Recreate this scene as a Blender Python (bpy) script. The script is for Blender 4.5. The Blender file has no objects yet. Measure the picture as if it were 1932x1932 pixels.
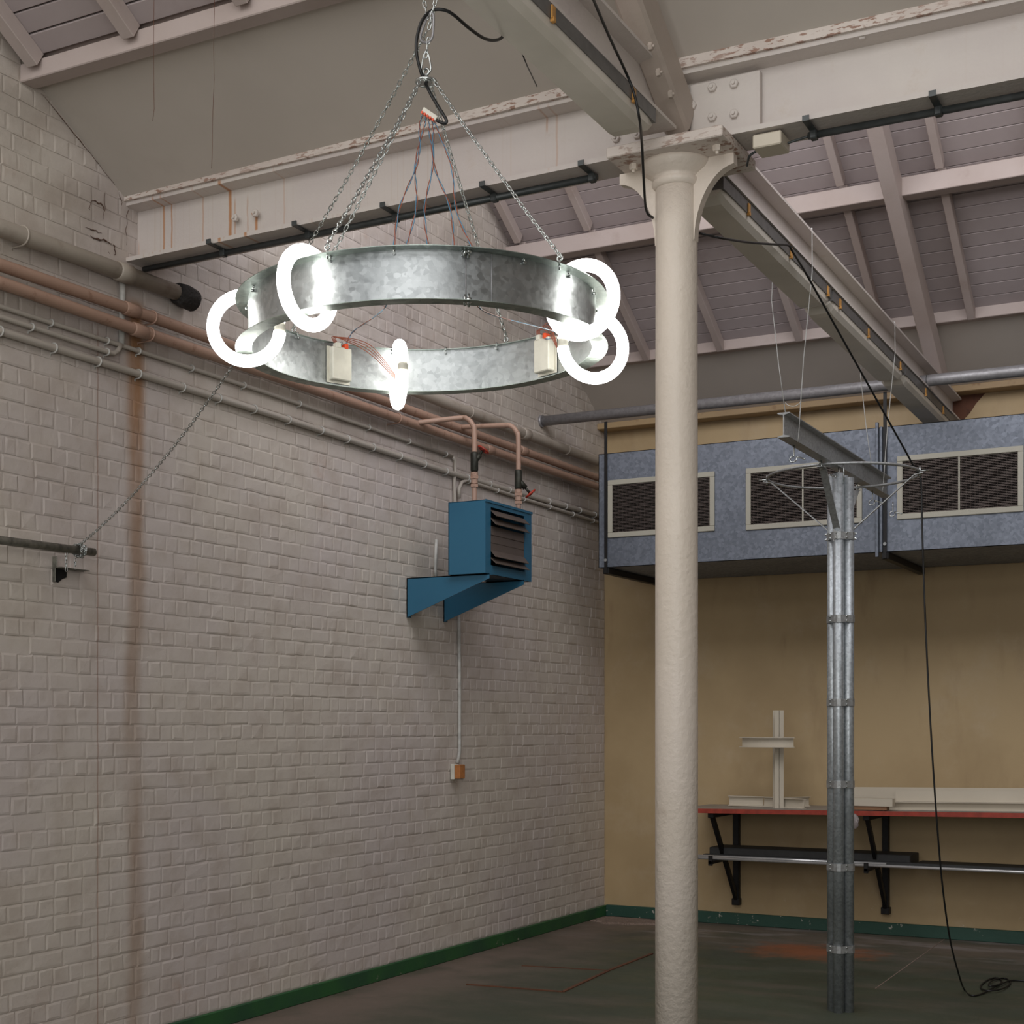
import bpy, math, random
from mathutils import Vector, Matrix
random.seed(7)
S = bpy.context.scene
COL = S.collection

# ------------------------------------------------------------ camera, sky, lights, exposure
F = 2709.0; CX = 966.0; CY = 1364.3; YAW = math.radians(27.889); XC = 4.602; H = 1.5   # focal length and principal point in px of a 1932 px frame
cam = bpy.data.cameras.new('camera'); camo = bpy.data.objects.new('camera', cam); COL.objects.link(camo)
camo.location = (XC, 0, H); camo.rotation_euler = (math.pi/2, 0, YAW)
cam.sensor_width = 36; cam.lens = F/1932*36; cam.shift_y = (CY-966)/1932; cam.clip_start = 0.05; cam.clip_end = 100
S.camera = camo
w = bpy.data.worlds.new('world'); S.world = w; w.use_nodes = True
bg = w.node_tree.nodes['Background']; bg.inputs[0].default_value = (0.86, 0.93, 1.0, 1); bg.inputs[1].default_value = 0.09
S.view_settings.view_transform = 'Standard'; S.view_settings.look = 'None'
S.view_settings.gamma = 1; S.view_settings.use_curve_mapping = False; S.view_settings.exposure = 0.0
S.cycles.use_denoising = True; S.cycles.use_adaptive_sampling = True; S.cycles.adaptive_threshold = 0.015
S.cycles.max_bounces = 8; S.cycles.diffuse_bounces = 4; S.cycles.sample_clamp_indirect = 4

def area(name, loc, target, sx, sy, power, color):
    l = bpy.data.lights.new(name, 'AREA'); l.shape = 'RECTANGLE'; l.size = sx; l.size_y = sy; l.energy = power; l.color = color
    o = bpy.data.objects.new(name, l); COL.objects.link(o); o.location = loc
    o.rotation_euler = (Vector(target)-Vector(loc)).to_track_quat('-Z', 'Y').to_euler()
    return o
# daylight through the steep glazed sides of the two north-light bays
area('rooflight_bay_one', (2.7, 0.55, 5.15), (2.7, 3.0, 3.75), 5.2, 2.4, 108, (1.0, 0.99, 0.98))
area('rooflight_bay_two', (3.2, 5.95, 5.05), (3.2, 8.4, 3.65), 5.8, 2.0, 128, (0.98, 0.97, 1.0))
# added fill lamp behind the camera, standing in for light from the unseen hall
area('hall_fill', (5.0, -1.7, 2.5), (2.4, 5.0, 1.7), 4.5, 2.4, 130, (1.0, 0.99, 0.97))

# ------------------------------------------------------------ pixel -> world helpers
cA, sA = math.cos(YAW), math.sin(YAW)
def ray(px, py):
    u = (px-CX)/F; v = (CY-py)/F
    return (-sA+u*cA, cA+u*sA, v)
def onx(px, py, X):
    d = ray(px, py); t = (X-XC)/d[0]; return (X, t*d[1], H+t*d[2])
def ony(px, py, Y):
    d = ray(px, py); t = Y/d[1]; return (XC+t*d[0], Y, H+t*d[2])
def onz(px, py, Z):
    d = ray(px, py); t = (Z-H)/d[2]; return (XC+t*d[0], t*d[1], Z)
def proj(x, y, z):
    dx = x-XC; D = -sA*dx+cA*y
    return (CX+F*(cA*dx+sA*y)/D, CY-F*(z-H)/D, D)

# ------------------------------------------------------------ mesh builder
class MB:
    def __init__(s): s.v = []; s.f = []; s.sm = []
    def add(s, vs, fs, smooth=False):
        n = len(s.v); s.v += [tuple(v) for v in vs]; s.f += [tuple(i+n for i in f) for f in fs]; s.sm += [smooth]*len(fs); return s
    def box(s, x0, x1, y0, y1, z0, z1, c=0.0, M=None):
        if x0 > x1: x0, x1 = x1, x0
        if y0 > y1: y0, y1 = y1, y0
        if z0 > z1: z0, z1 = z1, z0
        if c <= 0:
            vs = [(x, y, z) for x in (x0, x1) for y in (y0, y1) for z in (z0, z1)]
            fs = [(0,1,3,2),(4,6,7,5),(0,4,5,1),(2,3,7,6),(0,2,6,4),(1,5,7,3)]
        else:
            vs = []; idx = {}
            X = (x0, x1); Y = (y0, y1); Z = (z0, z1)
            for i in (0, 1):
                for j in (0, 1):
                    for k in (0, 1):
                        sx = 1-2*i; sy = 1-2*j; sz = 1-2*k
                        idx[i,j,k,0] = len(vs); vs.append((X[i], Y[j]+sy*c, Z[k]+sz*c))
                        idx[i,j,k,1] = len(vs); vs.append((X[i]+sx*c, Y[j], Z[k]+sz*c))
                        idx[i,j,k,2] = len(vs); vs.append((X[i]+sx*c, Y[j]+sy*c, Z[k]))
            g = lambda i,j,k,a: idx[i,j,k,a]
            fs = [(g(0,0,0,0),g(0,0,1,0),g(0,1,1,0),g(0,1,0,0)),(g(1,0,0,0),g(1,1,0,0),g(1,1,1,0),g(1,0,1,0)),
                  (g(0,0,0,1),g(1,0,0,1),g(1,0,1,1),g(0,0,1,1)),(g(0,1,0,1),g(0,1,1,1),g(1,1,1,1),g(1,1,0,1)),
                  (g(0,0,0,2),g(0,1,0,2),g(1,1,0,2),g(1,0,0,2)),(g(0,0,1,2),g(1,0,1,2),g(1,1,1,2),g(0,1,1,2))]
            for k in (0,1):
                for j in (0,1): fs.append((g(0,j,k,1),g(1,j,k,1),g(1,j,k,2),g(0,j,k,2)))
                for i in (0,1): fs.append((g(i,0,k,0),g(i,1,k,0),g(i,1,k,2),g(i,0,k,2)))
            for i in (0,1):
                for j in (0,1): fs.append((g(i,j,0,0),g(i,j,1,0),g(i,j,1,1),g(i,j,0,1)))
            for i in (0,1):
                for j in (0,1):
                    for k in (0,1): fs.append((g(i,j,k,0),g(i,j,k,1),g(i,j,k,2)))
        if M is not None: vs = [M @ Vector(v) for v in vs]
        return s.add(vs, fs)
    def prism(s, poly, a, b, axis='y'):
        """poly of 2-D points extruded from a to b along axis ('x': poly=(y,z), 'y': poly=(x,z), 'z': poly=(x,y))"""
        n = len(poly)
        def p(q, t): return {'x': (t, q[0], q[1]), 'y': (q[0], t, q[1]), 'z': (q[0], q[1], t)}[axis]
        vs = [p(q, a) for q in poly]+[p(q, b) for q in poly]
        fs = [tuple(range(n)), tuple(range(2*n-1, n-1, -1))]+[(i, i+n, (i+1) % n+n, (i+1) % n) for i in range(n)]
        return s.add(vs, fs)
    def sweep2(s, poly, p0, p1, up=(0,0,1)):
        """2-D profile (side, up) swept from p0 to p1"""
        p0 = Vector(p0); p1 = Vector(p1); d = (p1-p0).normalized(); U = Vector(up); R = d.cross(U).normalized(); U = R.cross(d)
        n = len(poly)
        vs = [p0+R*a+U*b for a, b in poly]+[p1+R*a+U*b for a, b in poly]
        fs = [tuple(range(n)), tuple(range(2*n-1, n-1, -1))]+[(i, i+n, (i+1) % n+n, (i+1) % n) for i in range(n)]
        return s.add(vs, fs)
    def tube(s, pts, r, n=10, closed=False, caps=True):
        pts = [Vector(p) for p in pts]; m = len(pts); rings = []
        prev = None
        for i, p in enumerate(pts):
            if closed: t = (pts[(i+1) % m]-pts[i-1]).normalized()
            else: t = (pts[min(i+1, m-1)]-pts[max(i-1, 0)]).normalized()
            if prev is None:
                a = Vector((0,0,1)) if abs(t.z) < .9 else Vector((1,0,0)); u = t.cross(a).normalized()
            else:
                u = (prev-t*prev.dot(t)).normalized()
            prev = u; v = t.cross(u)
            rr = r[i] if isinstance(r, (list, tuple)) else r
            rings.append([p+(u*math.cos(2*math.pi*k/n)+v*math.sin(2*math.pi*k/n))*rr for k in range(n)])
        vs = [q for R in rings for q in R]; fs = []
        for i in range(m if closed else m-1):
            j = (i+1) % m
            for k in range(n): fs.append((i*n+k, i*n+(k+1) % n, j*n+(k+1) % n, j*n+k))
        s.add(vs, fs, True)
        if caps and not closed:
            b = len(s.v)-len(vs); s.f += [tuple(b+k for k in range(n-1, -1, -1)), tuple(b+(m-1)*n+k for k in range(n))]; s.sm += [False]*2
        return s
    def lathe(s, prof, cx, cy, n=32):
        """prof: (radius, z)"""
        m = len(prof); vs = [(cx+r*math.cos(2*math.pi*k/n), cy+r*math.sin(2*math.pi*k/n), z) for r, z in prof for k in range(n)]
        fs = [(i*n+k, i*n+(k+1) % n, (i+1)*n+(k+1) % n, (i+1)*n+k) for i in range(m-1) for k in range(n)]
        s.add(vs, fs, True)
        b = len(s.v)-len(vs); s.f += [tuple(b+k for k in range(n-1, -1, -1)), tuple(b+(m-1)*n+k for k in range(n))]; s.sm += [False]*2
        return s
    def hexbolt(s, c, axis, r, h):
        a = Vector(axis).normalized(); c = Vector(c); t = a.cross(Vector((0,0,1)) if abs(a.z) < .9 else Vector((1,0,0))).normalized(); u = a.cross(t)
        ring = lambda rr, hh, n=6, ph=0: [c+a*hh+(t*math.cos(2*math.pi*k/n+ph)+u*math.sin(2*math.pi*k/n+ph))*rr for k in range(n)]
        vs = ring(r, 0)+ring(r, h*.8)+ring(r*.8, h)
        fs = [tuple(range(12, 18))]+[(i*6+k, i*6+(k+1) % 6, i*6+6+(k+1) % 6, i*6+6+k) for i in (0, 1) for k in range(6)]
        s.add(vs, fs)
        vs = ring(r*.42, h, 8)+ring(r*.36, h*1.5, 8)
        s.add(vs, [(k, (k+1) % 8, 8+(k+1) % 8, 8+k) for k in range(8)]+[tuple(range(8, 16))])
        return s
    def build(s, name, mat, parent=None, label=None, cat=None, group=None, kind=None, origin=None):
        me = bpy.data.meshes.new(name)
        if origin is None:
            xs = [v[0] for v in s.v]; ys = [v[1] for v in s.v]; zs = [v[2] for v in s.v]
            origin = ((min(xs)+max(xs))/2, (min(ys)+max(ys))/2, min(zs) if parent is None else (min(zs)+max(zs))/2)
        o3 = Vector(origin)
        me.from_pydata([tuple(Vector(v)-o3) for v in s.v], [], s.f); me.update()
        if any(s.sm): me.polygons.foreach_set('use_smooth', s.sm)
        me.materials.append(mat)
        o = bpy.data.objects.new(name, me); COL.objects.link(o)
        place(o, o3, parent); tag(o, label, cat, group, kind)
        return o
WL = {}
def place(o, wl, parent=None):
    WL[o.name] = Vector(wl)
    if parent is not None:
        o.parent = parent; o.location = Vector(wl)-WL[parent.name]
    else: o.location = wl
def tag(o, label=None, cat=None, group=None, kind=None):
    for k, v in (('label', label), ('category', cat), ('group', group), ('kind', kind)):
        if v: o[k] = v
def empty(name, loc, label, cat, group=None):
    o = bpy.data.objects.new(name, None); COL.objects.link(o); o.empty_display_size = .1
    place(o, loc); tag(o, label, cat, group); return o
def inst(src, name, wl, parent, rot=None):
    """another object sharing src's mesh"""
    o = src.copy(); o.name = name; COL.objects.link(o); o.parent = None
    for k in list(o.keys()): del o[k]
    place(o, wl, parent)
    if rot is not None: o.rotation_mode = 'QUATERNION'; o.rotation_quaternion = rot
    return o
def catmull(P, n=8):
    P = [Vector(p) for p in P]; out = []
    for i in range(len(P)-1):
        a = P[max(i-1, 0)]; b = P[i]; c = P[i+1]; d = P[min(i+2, len(P)-1)]
        for k in range(n):
            t = k/n; out.append(.5*((2*b)+(c-a)*t+(2*a-5*b+4*c-d)*t*t+(3*b-a-3*c+d)*t**3))
    out.append(P[-1]); return out

# ------------------------------------------------------------ materials
def lin(c): return tuple((x/255/12.92 if x/255 <= .04045 else ((x/255+.055)/1.055)**2.4) for x in c)+(1,)
class NT:
    def __init__(s, name):
        m = bpy.data.materials.new(name); m.use_nodes = True; s.m = m; s.t = m.node_tree; s.b = s.t.nodes['Principled BSDF']
        s.pos = s.t.nodes.new('ShaderNodeNewGeometry').outputs['Position']
    def n(s, typ, **kw):
        x = s.t.nodes.new(typ)
        for k, v in kw.items(): setattr(x, k, v)
        return x
    def put(s, sock, v):
        if hasattr(v, 'links') or isinstance(v, bpy.types.NodeSocket): s.t.links.new(v, sock)
        else: sock.default_value = v
    def math(s, op, a, b=0.0, c=None, clamp=False):
        x = s.n('ShaderNodeMath', operation=op, use_clamp=clamp); s.put(x.inputs[0], a); s.put(x.inputs[1], b)
        if c is not None: s.put(x.inputs[2], c)
        return x.outputs[0]
    def noise(s, scale, detail=4, vec=None, rough=.55):
        x = s.n('ShaderNodeTexNoise'); x.inputs['Scale'].default_value = scale; x.inputs['Detail'].default_value = detail; x.inputs['Roughness'].default_value = rough
        s.t.links.new(vec if vec is not None else s.pos, x.inputs['Vector']); return x.outputs['Fac']
    def vscale(s, v):
        x = s.n('ShaderNodeVectorMath', operation='MULTIPLY'); s.t.links.new(s.pos, x.inputs[0]); x.inputs[1].default_value = v; return x.outputs[0]
    def ramp(s, f, a, b, lo=0.0, hi=1.0):
        x = s.n('ShaderNodeMapRange'); x.interpolation_type = 'SMOOTHSTEP'; s.put(x.inputs[0], f)
        for i, v in enumerate((a, b, lo, hi)): x.inputs[i+1].default_value = v
        return x.outputs[0]
    def mix(s, f, a, b):
        x = s.n('ShaderNodeMix', data_type='RGBA'); s.put(x.inputs[0], f); s.put(x.inputs[6], a); s.put(x.inputs[7], b); return x.outputs[2]
    def xyz(s):
        x = s.n('ShaderNodeSeparateXYZ'); s.t.links.new(s.pos, x.inputs[0]); return x.outputs
    def bump(s, f, strength, dist=.01, prev=None):
        x = s.n('ShaderNodeBump'); x.inputs['Strength'].default_value = strength; x.inputs['Distance'].default_value = dist
        s.t.links.new(f, x.inputs['Height'])
        if prev is not None: s.t.links.new(prev, x.inputs['Normal'])
        return x.outputs[0]
    def out(s, col, rough=.6, metal=0.0, nrm=None):
        s.put(s.b.inputs['Base Color'], col); s.put(s.b.inputs['Roughness'], rough); s.put(s.b.inputs['Metallic'], metal)
        if nrm is not None: s.t.links.new(nrm, s.b.inputs['Normal'])
        return s.m
def paint(name, a, b, dirt, dscale=3.0, dlo=.55, dhi=.75, damt=.7, rough=.6, bs=60, bst=.25, bd=.003, vscale=1.3, metal=0.0):
    k = NT(name); c = k.mix(k.ramp(k.noise(vscale, 5), .35, .65), lin(a), lin(b))
    d = k.ramp(k.noise(dscale, 8, rough=.65), dlo, dhi, 0, damt); c = k.mix(d, c, lin(dirt))
    return k.out(c, rough, metal, k.bump(k.noise(bs, 3), bst, bd))

def brick_mat(name, darker=1.0):
    k = NT(name); X, Y, Z = k.xyz()
    def cc(c): return tuple(x*darker for x in lin(c)[:3])+(1,)
    c = k.mix(k.ramp(k.noise(.9, 4), .35, .65), cc((203,194,183)), cc((200,190,185)))
    c = k.mix(k.ramp(k.noise(6, 6), .4, .75, 0, .5), c, cc((176,162,150)))
    c = k.mix(k.ramp(k.noise(2.2, 8, rough=.7), .60, .78, 0, .5), c, cc((172,138,116)))
    c = k.mix(k.ramp(k.noise(26, 6, rough=.7), .66, .76, 0, .55), c, cc((150,112,95)))
    # rust run below the girder end and the thin run beside it
    wob = k.math('MULTIPLY_ADD', k.noise(1.3, 3), .10, -.05)
    d = k.math('ABSOLUTE', k.math('SUBTRACT', k.math('SUBTRACT', Y, 4.995), wob))
    m = k.math('MULTIPLY', k.ramp(d, .012, .085, 1, 0), k.ramp(Z, 3.46, 3.40, 0, 1))
    m = k.math('MULTIPLY', m, k.ramp(k.noise(5, 6, k.vscale((1, 1, .25))), .25, .6, .35, 1))
    m = k.math('MULTIPLY', m, k.ramp(Z, 1.8, 3.2, .55, 1.0))
    c = k.mix(m, c, k.mix(k.ramp(Z, 1.9, 3.0), cc((146,116,90)), cc((152,106,60))))
    d2 = k.math('ABSOLUTE', k.math('SUBTRACT', Y, 4.765))
    m2 = k.math('MULTIPLY', k.ramp(d2, .001, .006, .55, 0), k.ramp(Z, 3.3, 3.2, 0, 1)); c = k.mix(m2, c, cc((138,96,74)))
    # darker mottling on the upper part of the wall
    g = k.math('MULTIPLY', k.ramp(Z, 2.95, 3.15, 0, 1), k.ramp(k.noise(4, 6, k.vscale((1, .4, 1))), .35, .7, 0, .35)); c = k.mix(g, c, cc((120,106,94)))
    nr = k.bump(k.noise(30, 5), .35, .006); nr = k.bump(k.noise(180, 2), .2, .002, nr)
    return k.out(c, .55, 0, nr)

def girder_mat():
    k = NT('painted_girder_steel'); X, Y, Z = k.xyz()
    c = k.mix(k.ramp(k.noise(1.2, 5), .35, .65), lin((204,196,188)), lin((196,186,181)))
    c = k.mix(k.ramp(k.noise(7, 8, rough=.7), .56, .74, 0, .35), c, lin((186,168,150)))
    left = k.ramp(X, 1.3, 2.5, 1, .15)
    wob = k.math('MULTIPLY_ADD', k.noise(9, 3), .014, -.007); m = None
    for px, wd, zt_, zb_, st in ((310,.004,3.86,3.62,.8), (325,.003,3.86,3.62,.7), (385,.003,3.86,3.62,.45), (437,.006,3.87,3.60,.9), (446,.003,3.80,3.62,.5), (487,.005,3.72,3.60,.9), (470,.003,3.8,3.64,.4), (540,.003,3.86,3.64,.3), (262,.003,3.7,3.62,.3), (1058,.003,3.86,3.62,.35), (1040,.003,3.86,3.80,.5)):
        x0 = ony(px, 430, 5.02)[0]
        d = k.math('ABSOLUTE', k.math('SUBTRACT', k.math('ADD', X, wob), x0+.007*0))
        q = k.math('MULTIPLY', k.ramp(d, wd*.5, wd*2.2, st, 0), k.math('MULTIPLY', k.ramp(Z, zt_+.02, zt_-.02, 0, 1), k.ramp(Z, zb_-.02, zb_+.01, 0, 1)))
        m = q if m is None else k.math('MAXIMUM', m, q)
    c = k.mix(m, c, lin((176,122,76)))
    m = k.math('MULTIPLY', k.ramp(k.noise(1.0, 3, k.vscale((60, 0, .3))), .56, .70, 0, .4), left); c = k.mix(m, c, lin((182,158,136)))
    e = k.math('MULTIPLY', k.ramp(Z, 3.625, 3.607, 0, 1), k.ramp(k.noise(9, 5, k.vscale((1, 0, .3))), .58, .70, 0, .8)); c = k.mix(k.math('MULTIPLY', e, left), c, lin((158,98,52)))
    return k.out(c, .5, 0, k.bump(k.noise(55, 4), .35, .004))
def galv(name, a, b, rough=.35, scale=28, metal=.92, rv=.15, bump=.05):
    k = NT(name)
    v = k.n('ShaderNodeTexVoronoi'); v.inputs['Scale'].default_value = scale; v.inputs['Randomness'].default_value = 1
    mp = k.n('ShaderNodeVectorMath', operation='ADD'); k.t.links.new(k.pos, mp.inputs[0])
    no = k.n('ShaderNodeTexNoise'); no.inputs['Scale'].default_value = scale*.8; k.t.links.new(k.pos, no.inputs['Vector'])
    sc = k.n('ShaderNodeVectorMath', operation='SCALE'); k.t.links.new(no.outputs['Color'], sc.inputs[0]); sc.inputs['Scale'].default_value = 1.1/scale
    k.t.links.new(sc.outputs[0], mp.inputs[1]); k.t.links.new(mp.outputs[0], v.inputs['Vector'])
    sp = k.n('ShaderNodeSeparateColor'); k.t.links.new(v.outputs['Color'], sp.inputs[0])
    c = k.mix(sp.outputs[0], lin(a), lin(b)); c = k.mix(k.ramp(k.noise(3, 6), .4, .75, 0, .35), c, lin(tuple(x*.75 for x in a)))
    r = k.math('MULTIPLY_ADD', sp.outputs[1], rv, rough)
    return k.out(c, r, metal, k.bump(k.noise(40, 3), bump, .004))
def plain(name, a, rough=.5, metal=0.0, var=.12, scale=20):
    k = NT(name); c = k.mix(k.ramp(k.noise(scale, 5), .35, .7, 0, 1), lin(a), lin(tuple(x*(1-var) for x in a)))
    return k.out(c, rough, metal, k.bump(k.noise(scale*4, 2), .08, .002))

M = {}
M['brick'] = brick_mat('painted_brick'); M['mortar'] = brick_mat('painted_mortar', .90)
M['girder'] = girder_mat()
M['column'] = paint('painted_cast_iron', (224,212,200), (218,206,192), (168,150,132), 9, .62, .8, .5, .45, 45, .65, .005)
M['plank'] = paint('painted_roof_boards', (172,160,159), (160,148,145), (132,112,102), 2.5, .55, .8, .5, .6, 50, .2, .003)
M['timber'] = paint('painted_roof_timber', (184,170,164), (172,156,148), (144,122,108), 4, .55, .8, .45, .6, 50, .3, .003)
k = NT('flaking_white_paint'); c_ = k.mix(k.ramp(k.noise(3, 5), .35, .65), lin((214,203,194)), lin((200,187,178)))
fk = k.math('MULTIPLY', k.ramp(k.noise(1.0, 5, k.vscale((26, 40, 90)), .6), .52, .60), k.ramp(k.noise(2.2, 3), .36, .55, .15, .9))
c_ = k.mix(fk, c_, lin((142,104,84))); M['flaky'] = k.out(c_, .6, 0, k.bump(fk, -.5, .004))
M['plaster'] = paint('grey_ceiling_plaster', (192,183,173), (186,177,167), (166,155,144), 2, .55, .85, .35, .7, 14, .12, .004)
M['rafter_steel'] = paint('painted_rafter_steel', (176,162,152), (168,156,144), (140,122,104), 6, .6, .8, .5, .5, 30, .4, .004)
k = NT('ochre_wall_paint'); X, Y, Z = k.xyz()
c_ = k.mix(k.ramp(k.noise(1.1, 5), .35, .65), lin((184,160,121)), lin((172,148,110)))
c_ = k.mix(k.ramp(k.noise(2.6, 7, rough=.65), .5, .75, 0, .55), c_, lin((188,168,138)))
c_ = k.mix(k.math('MULTIPLY', k.ramp(k.noise(5, 7, k.vscale((1, 1, .3))), .55, .75, 0, .4), k.ramp(Z, 0, 2.5, .3, 1)), c_, lin((140,112,80)))
c_ = k.mix(k.math('MULTIPLY', k.ramp(k.noise(8, 8, rough=.75), .63, .70, 0, .8), k.ramp(Z, .35, .1, 0, 1)), c_, lin((205,196,180)))
M['ochre'] = k.out(c_, .6, 0, k.bump(k.noise(25, 4), .15, .004))
M['ochre_timber'] = paint('ochre_timber', (172,146,108), (158,132,98), (120,86,58), 9, .58, .75, .7, .6, 40, .3, .004)
k = NT('green_skirting_paint'); X, Y, Z = k.xyz()
c_ = k.mix(k.ramp(k.noise(3, 5), .35, .65), lin((44,92,50)), lin((38,78,52))); c_ = k.mix(k.math('MULTIPLY', k.ramp(k.noise(14, 8, rough=.7), .62, .70, 0, .8), k.ramp(Z, .06, .02, 0, 1)), c_, lin((170,164,150)))
M['green'] = k.out(c_, .5, 0, k.bump(k.noise(30, 4), .3, .004))
M['green_back'] = paint('dark_green_skirting_paint', (38,72,60), (44,78,66), (190,184,172), 16, .62, .68, .9, .5, 30, .3, .004)
k = NT('worn_green_floor'); X, Y, Z = k.xyz()
c_ = k.mix(k.ramp(k.noise(.8, 6), .35, .65), lin((70,76,60)), lin((62,67,54)))
c_ = k.mix(k.ramp(k.noise(2.5, 7, k.vscale((.5, 1.6, 1))), .45, .7, 0, .6), c_, lin((92,85,74)))
nearw = k.math('MAXIMUM', k.ramp(X, 1.1, .1, 0, 1), k.ramp(Y, 8.6, 10.0, 0, .8))
c_ = k.mix(k.math('MULTIPLY', nearw, k.ramp(k.noise(2.2, 7), .3, .6, .35, 1)), c_, lin((112,98,88)))
c_ = k.mix(k.math('MULTIPLY', k.ramp(Y, 8.8, 9.9, 0, 1), k.ramp(k.noise(3, 7, k.vscale((.5, 1.4, 1))), .5, .65, 0, .7)), c_, lin((136,128,124)))
ex = k.math('DIVIDE', k.math('SUBTRACT', X, 1.92), .48); ey = k.math('DIVIDE', k.math('SUBTRACT', Y, 9.25), .36)
rr = k.math('SQRT', k.math('ADD', k.math('MULTIPLY', ex, ex), k.math('MULTIPLY', ey, ey)))
rr = k.math('ADD', rr, k.math('MULTIPLY_ADD', k.noise(4.5, 8, rough=.65), 2.4, -1.2)); c_ = k.mix(k.ramp(rr, .2, 1.2, .8, 0), c_, lin((150,88,54)))
M['floor'] = k.out(c_, k.ramp(k.noise(3, 5), .3, .7, .45, .75), 0, k.bump(k.noise(18, 5), .25, .004))
M['duct'] = galv('duct_spangled_steel', (108,114,124), (130,136,147), .48, 55, .55)
M['galv'] = galv('bright_spangled_steel', (164,168,169), (186,190,191), .30, 75, .9, .12, .14)
M['flange'] = galv('flange_steel', (150,160,154), (176,186,178), .34, 45, .9)
M['tube'] = galv('galvanised_tube', (150,155,157), (178,183,186), .36, 90, .6, .12)
M['strap'] = galv('galvanised_strap', (150,151,150), (172,174,174), .40, 90, .6)
M['chain'] = plain('zinc_plated_chain', (196,200,198), .25, .95, .1, 40)
M['pipe_galv'] = galv('grey_pipe_steel', (142,140,141), (158,156,158), .35, 60, .35)
M['dull_pipe'] = plain('dull_dark_pipe', (128,126,116), .5, .3, .3, 30)
M['pink_pipe'] = paint('rusty_pink_pipe_paint', (172,141,123), (162,131,114), (120,82,62), 22, .55, .7, .6, .5, 60, .3, .003)
M['grey_pipe'] = paint('painted_grey_pipe', (172,162,150), (160,150,138), (118,100,84), 6, .5, .75, .6, .5, 60, .3, .003)
M['conduit'] = paint('painted_conduit', (182,174,164), (172,164,154), (140,124,110), 12, .58, .75, .5, .5, 60, .25, .003)
M['pvc'] = plain('white_conduit', (196,194,188), .45)
M['dark_conduit'] = plain('dark_grey_conduit', (66,70,70), .38, .1, .2)
M['black'] = plain('black_rubber', (20,20,20), .45)
M['blackmetal'] = plain('black_metal', (30,28,28), .5, .3, .3)
M['inner_shade'] = plain('painted_inner_shade', (14,12,12), .9)  # near-black that paints the shade inside duct, heater and wall hole
M['mastic'] = paint('black_mastic', (44,40,38), (36,32,30), (80,72,64), 12, .55, .7, .5, .8, 40, 1, .02)
M['blue'] = paint('blue_heater_enamel', (44,100,128), (40,93,121), (34,74,92), 5, .6, .85, .4, .38, 80, .08, .002)
M['louvre'] = paint('brown_grey_louvre', (104,92,84), (96,84,78), (60,50,46), 14, .55, .75, .6, .45, 60, .15, .002, metal=.3)
M['brassgreen'] = plain('valve_bronze', (64,64,56), .5, .6, .3)
M['red'] = plain('red_handwheel', (176,52,30), .45, .0, .25)
k = NT('clear_grey_diffuser'); c_ = k.mix(k.ramp(k.noise(1.5, 5), .35, .65), lin((216,209,198)), lin((198,192,180)))
M['diffuser'] = k.out(c_, .38, 0)
M['lightbody'] = plain('grey_light_housing', (104,102,100), .45, .1)
M['clip'] = plain('amber_clip', (190,138,70), .4)
M['cream'] = paint('cream_grille_enamel', (176,172,158), (168,164,150), (130,122,108), 20, .6, .8, .3, .45, 60, .05, .001)
M['louv_dark'] = plain('dark_grille_bars', (112,100,94), .5, .3)
M['whitesteel'] = paint('cream_sprayed_steel', (206,196,178), (198,188,170), (170,158,138), 8, .6, .8, .3, .45, 60, .06, .001)
M['benchtop'] = plain('grey_bench_laminate', (150,142,134), .45, 0, .12, 6)
M['benchedge'] = plain('red_bench_edge', (164,62,46), .45, 0, .15)
M['wood'] = paint('offcut_wood', (150,112,80), (136,100,70), (96,66,44), 12, .5, .7, .5, .6, 30, .1, .002)
M['darkboard'] = plain('dark_grey_board', (52,52,52), .6)
M['chrome'] = plain('bright_round_bar', (215,215,215), .25, .6, .05)
M['ballast'] = plain('white_ballast_case', (214,210,196), .4, 0, .06)
M['bluewire'] = plain('blue_wire_sheath', (86,136,166), .4)
M['brownwire'] = plain('brown_wire_sheath', (150,84,62), .4)
M['orange'] = plain('orange_connector', (226,82,40), .4)
M['cordwhite'] = plain('white_nylon_cord', (190,190,186), .6)
M['crackbrown'] = plain('crack_brown', (96,72,60), .9)  # plain brown for the open cracks
M['rust'] = paint('rusty_iron', (104,66,44), (90,54,36), (60,38,28), 20, .5, .7, .6, .8, 60, .3, .003)
M['screed'] = paint('broken_screed', (142,124,112), (128,110,98), (98,84,74), 14, .5, .7, .5, .9, 40, 1, .02)
M['socket'] = plain('orange_switch_front', (186,120,66), .45)
M['foil'] = plain('pale_plastic_bag', (150,140,138), .4)
k = NT('lit_tube'); k.b.inputs['Base Color'].default_value = (1, 1, 1, 1)
k.b.inputs['Emission Color'].default_value = (1.0, .985, .93, 1); k.b.inputs['Emission Strength'].default_value = 12
M['lamp'] = k.m

# ------------------------------------------------------------ room shell
B1 = 4.93                      # front of the girder, valley of the first bay
YB = 10.237                    # back wall
XR = 9.0
def s1(y): return 3.905+.612*(4.905-y)      # underside of the boards, first bay
def s2(y): return 4.81+.625*(8.6-y)         # second bay
wl_ = MB().box(-.3, 0, -4, YB, 0, 6.6).build('wall_left', M['mortar'], kind='structure', origin=(0, 4, 0))
wb_ = MB().box(-.3, XR, YB, YB+.3, 0, 6.6).build('wall_back', M['ochre'], kind='structure', origin=(3, YB, 0))
MB().box(XR, XR+.3, -4, YB+.3, 0, 6.6).build('wall_right', M['plaster'], kind='structure')
fl_ = MB().box(-.3, XR+.3, -4, YB+.3, -.2, 0).build('floor', M['floor'], kind='structure', origin=(4, 4, 0))
MB().box(.0, .022, -4, YB, 0, .083, .004).build('baseboard_left', M['green'], kind='structure')
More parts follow.
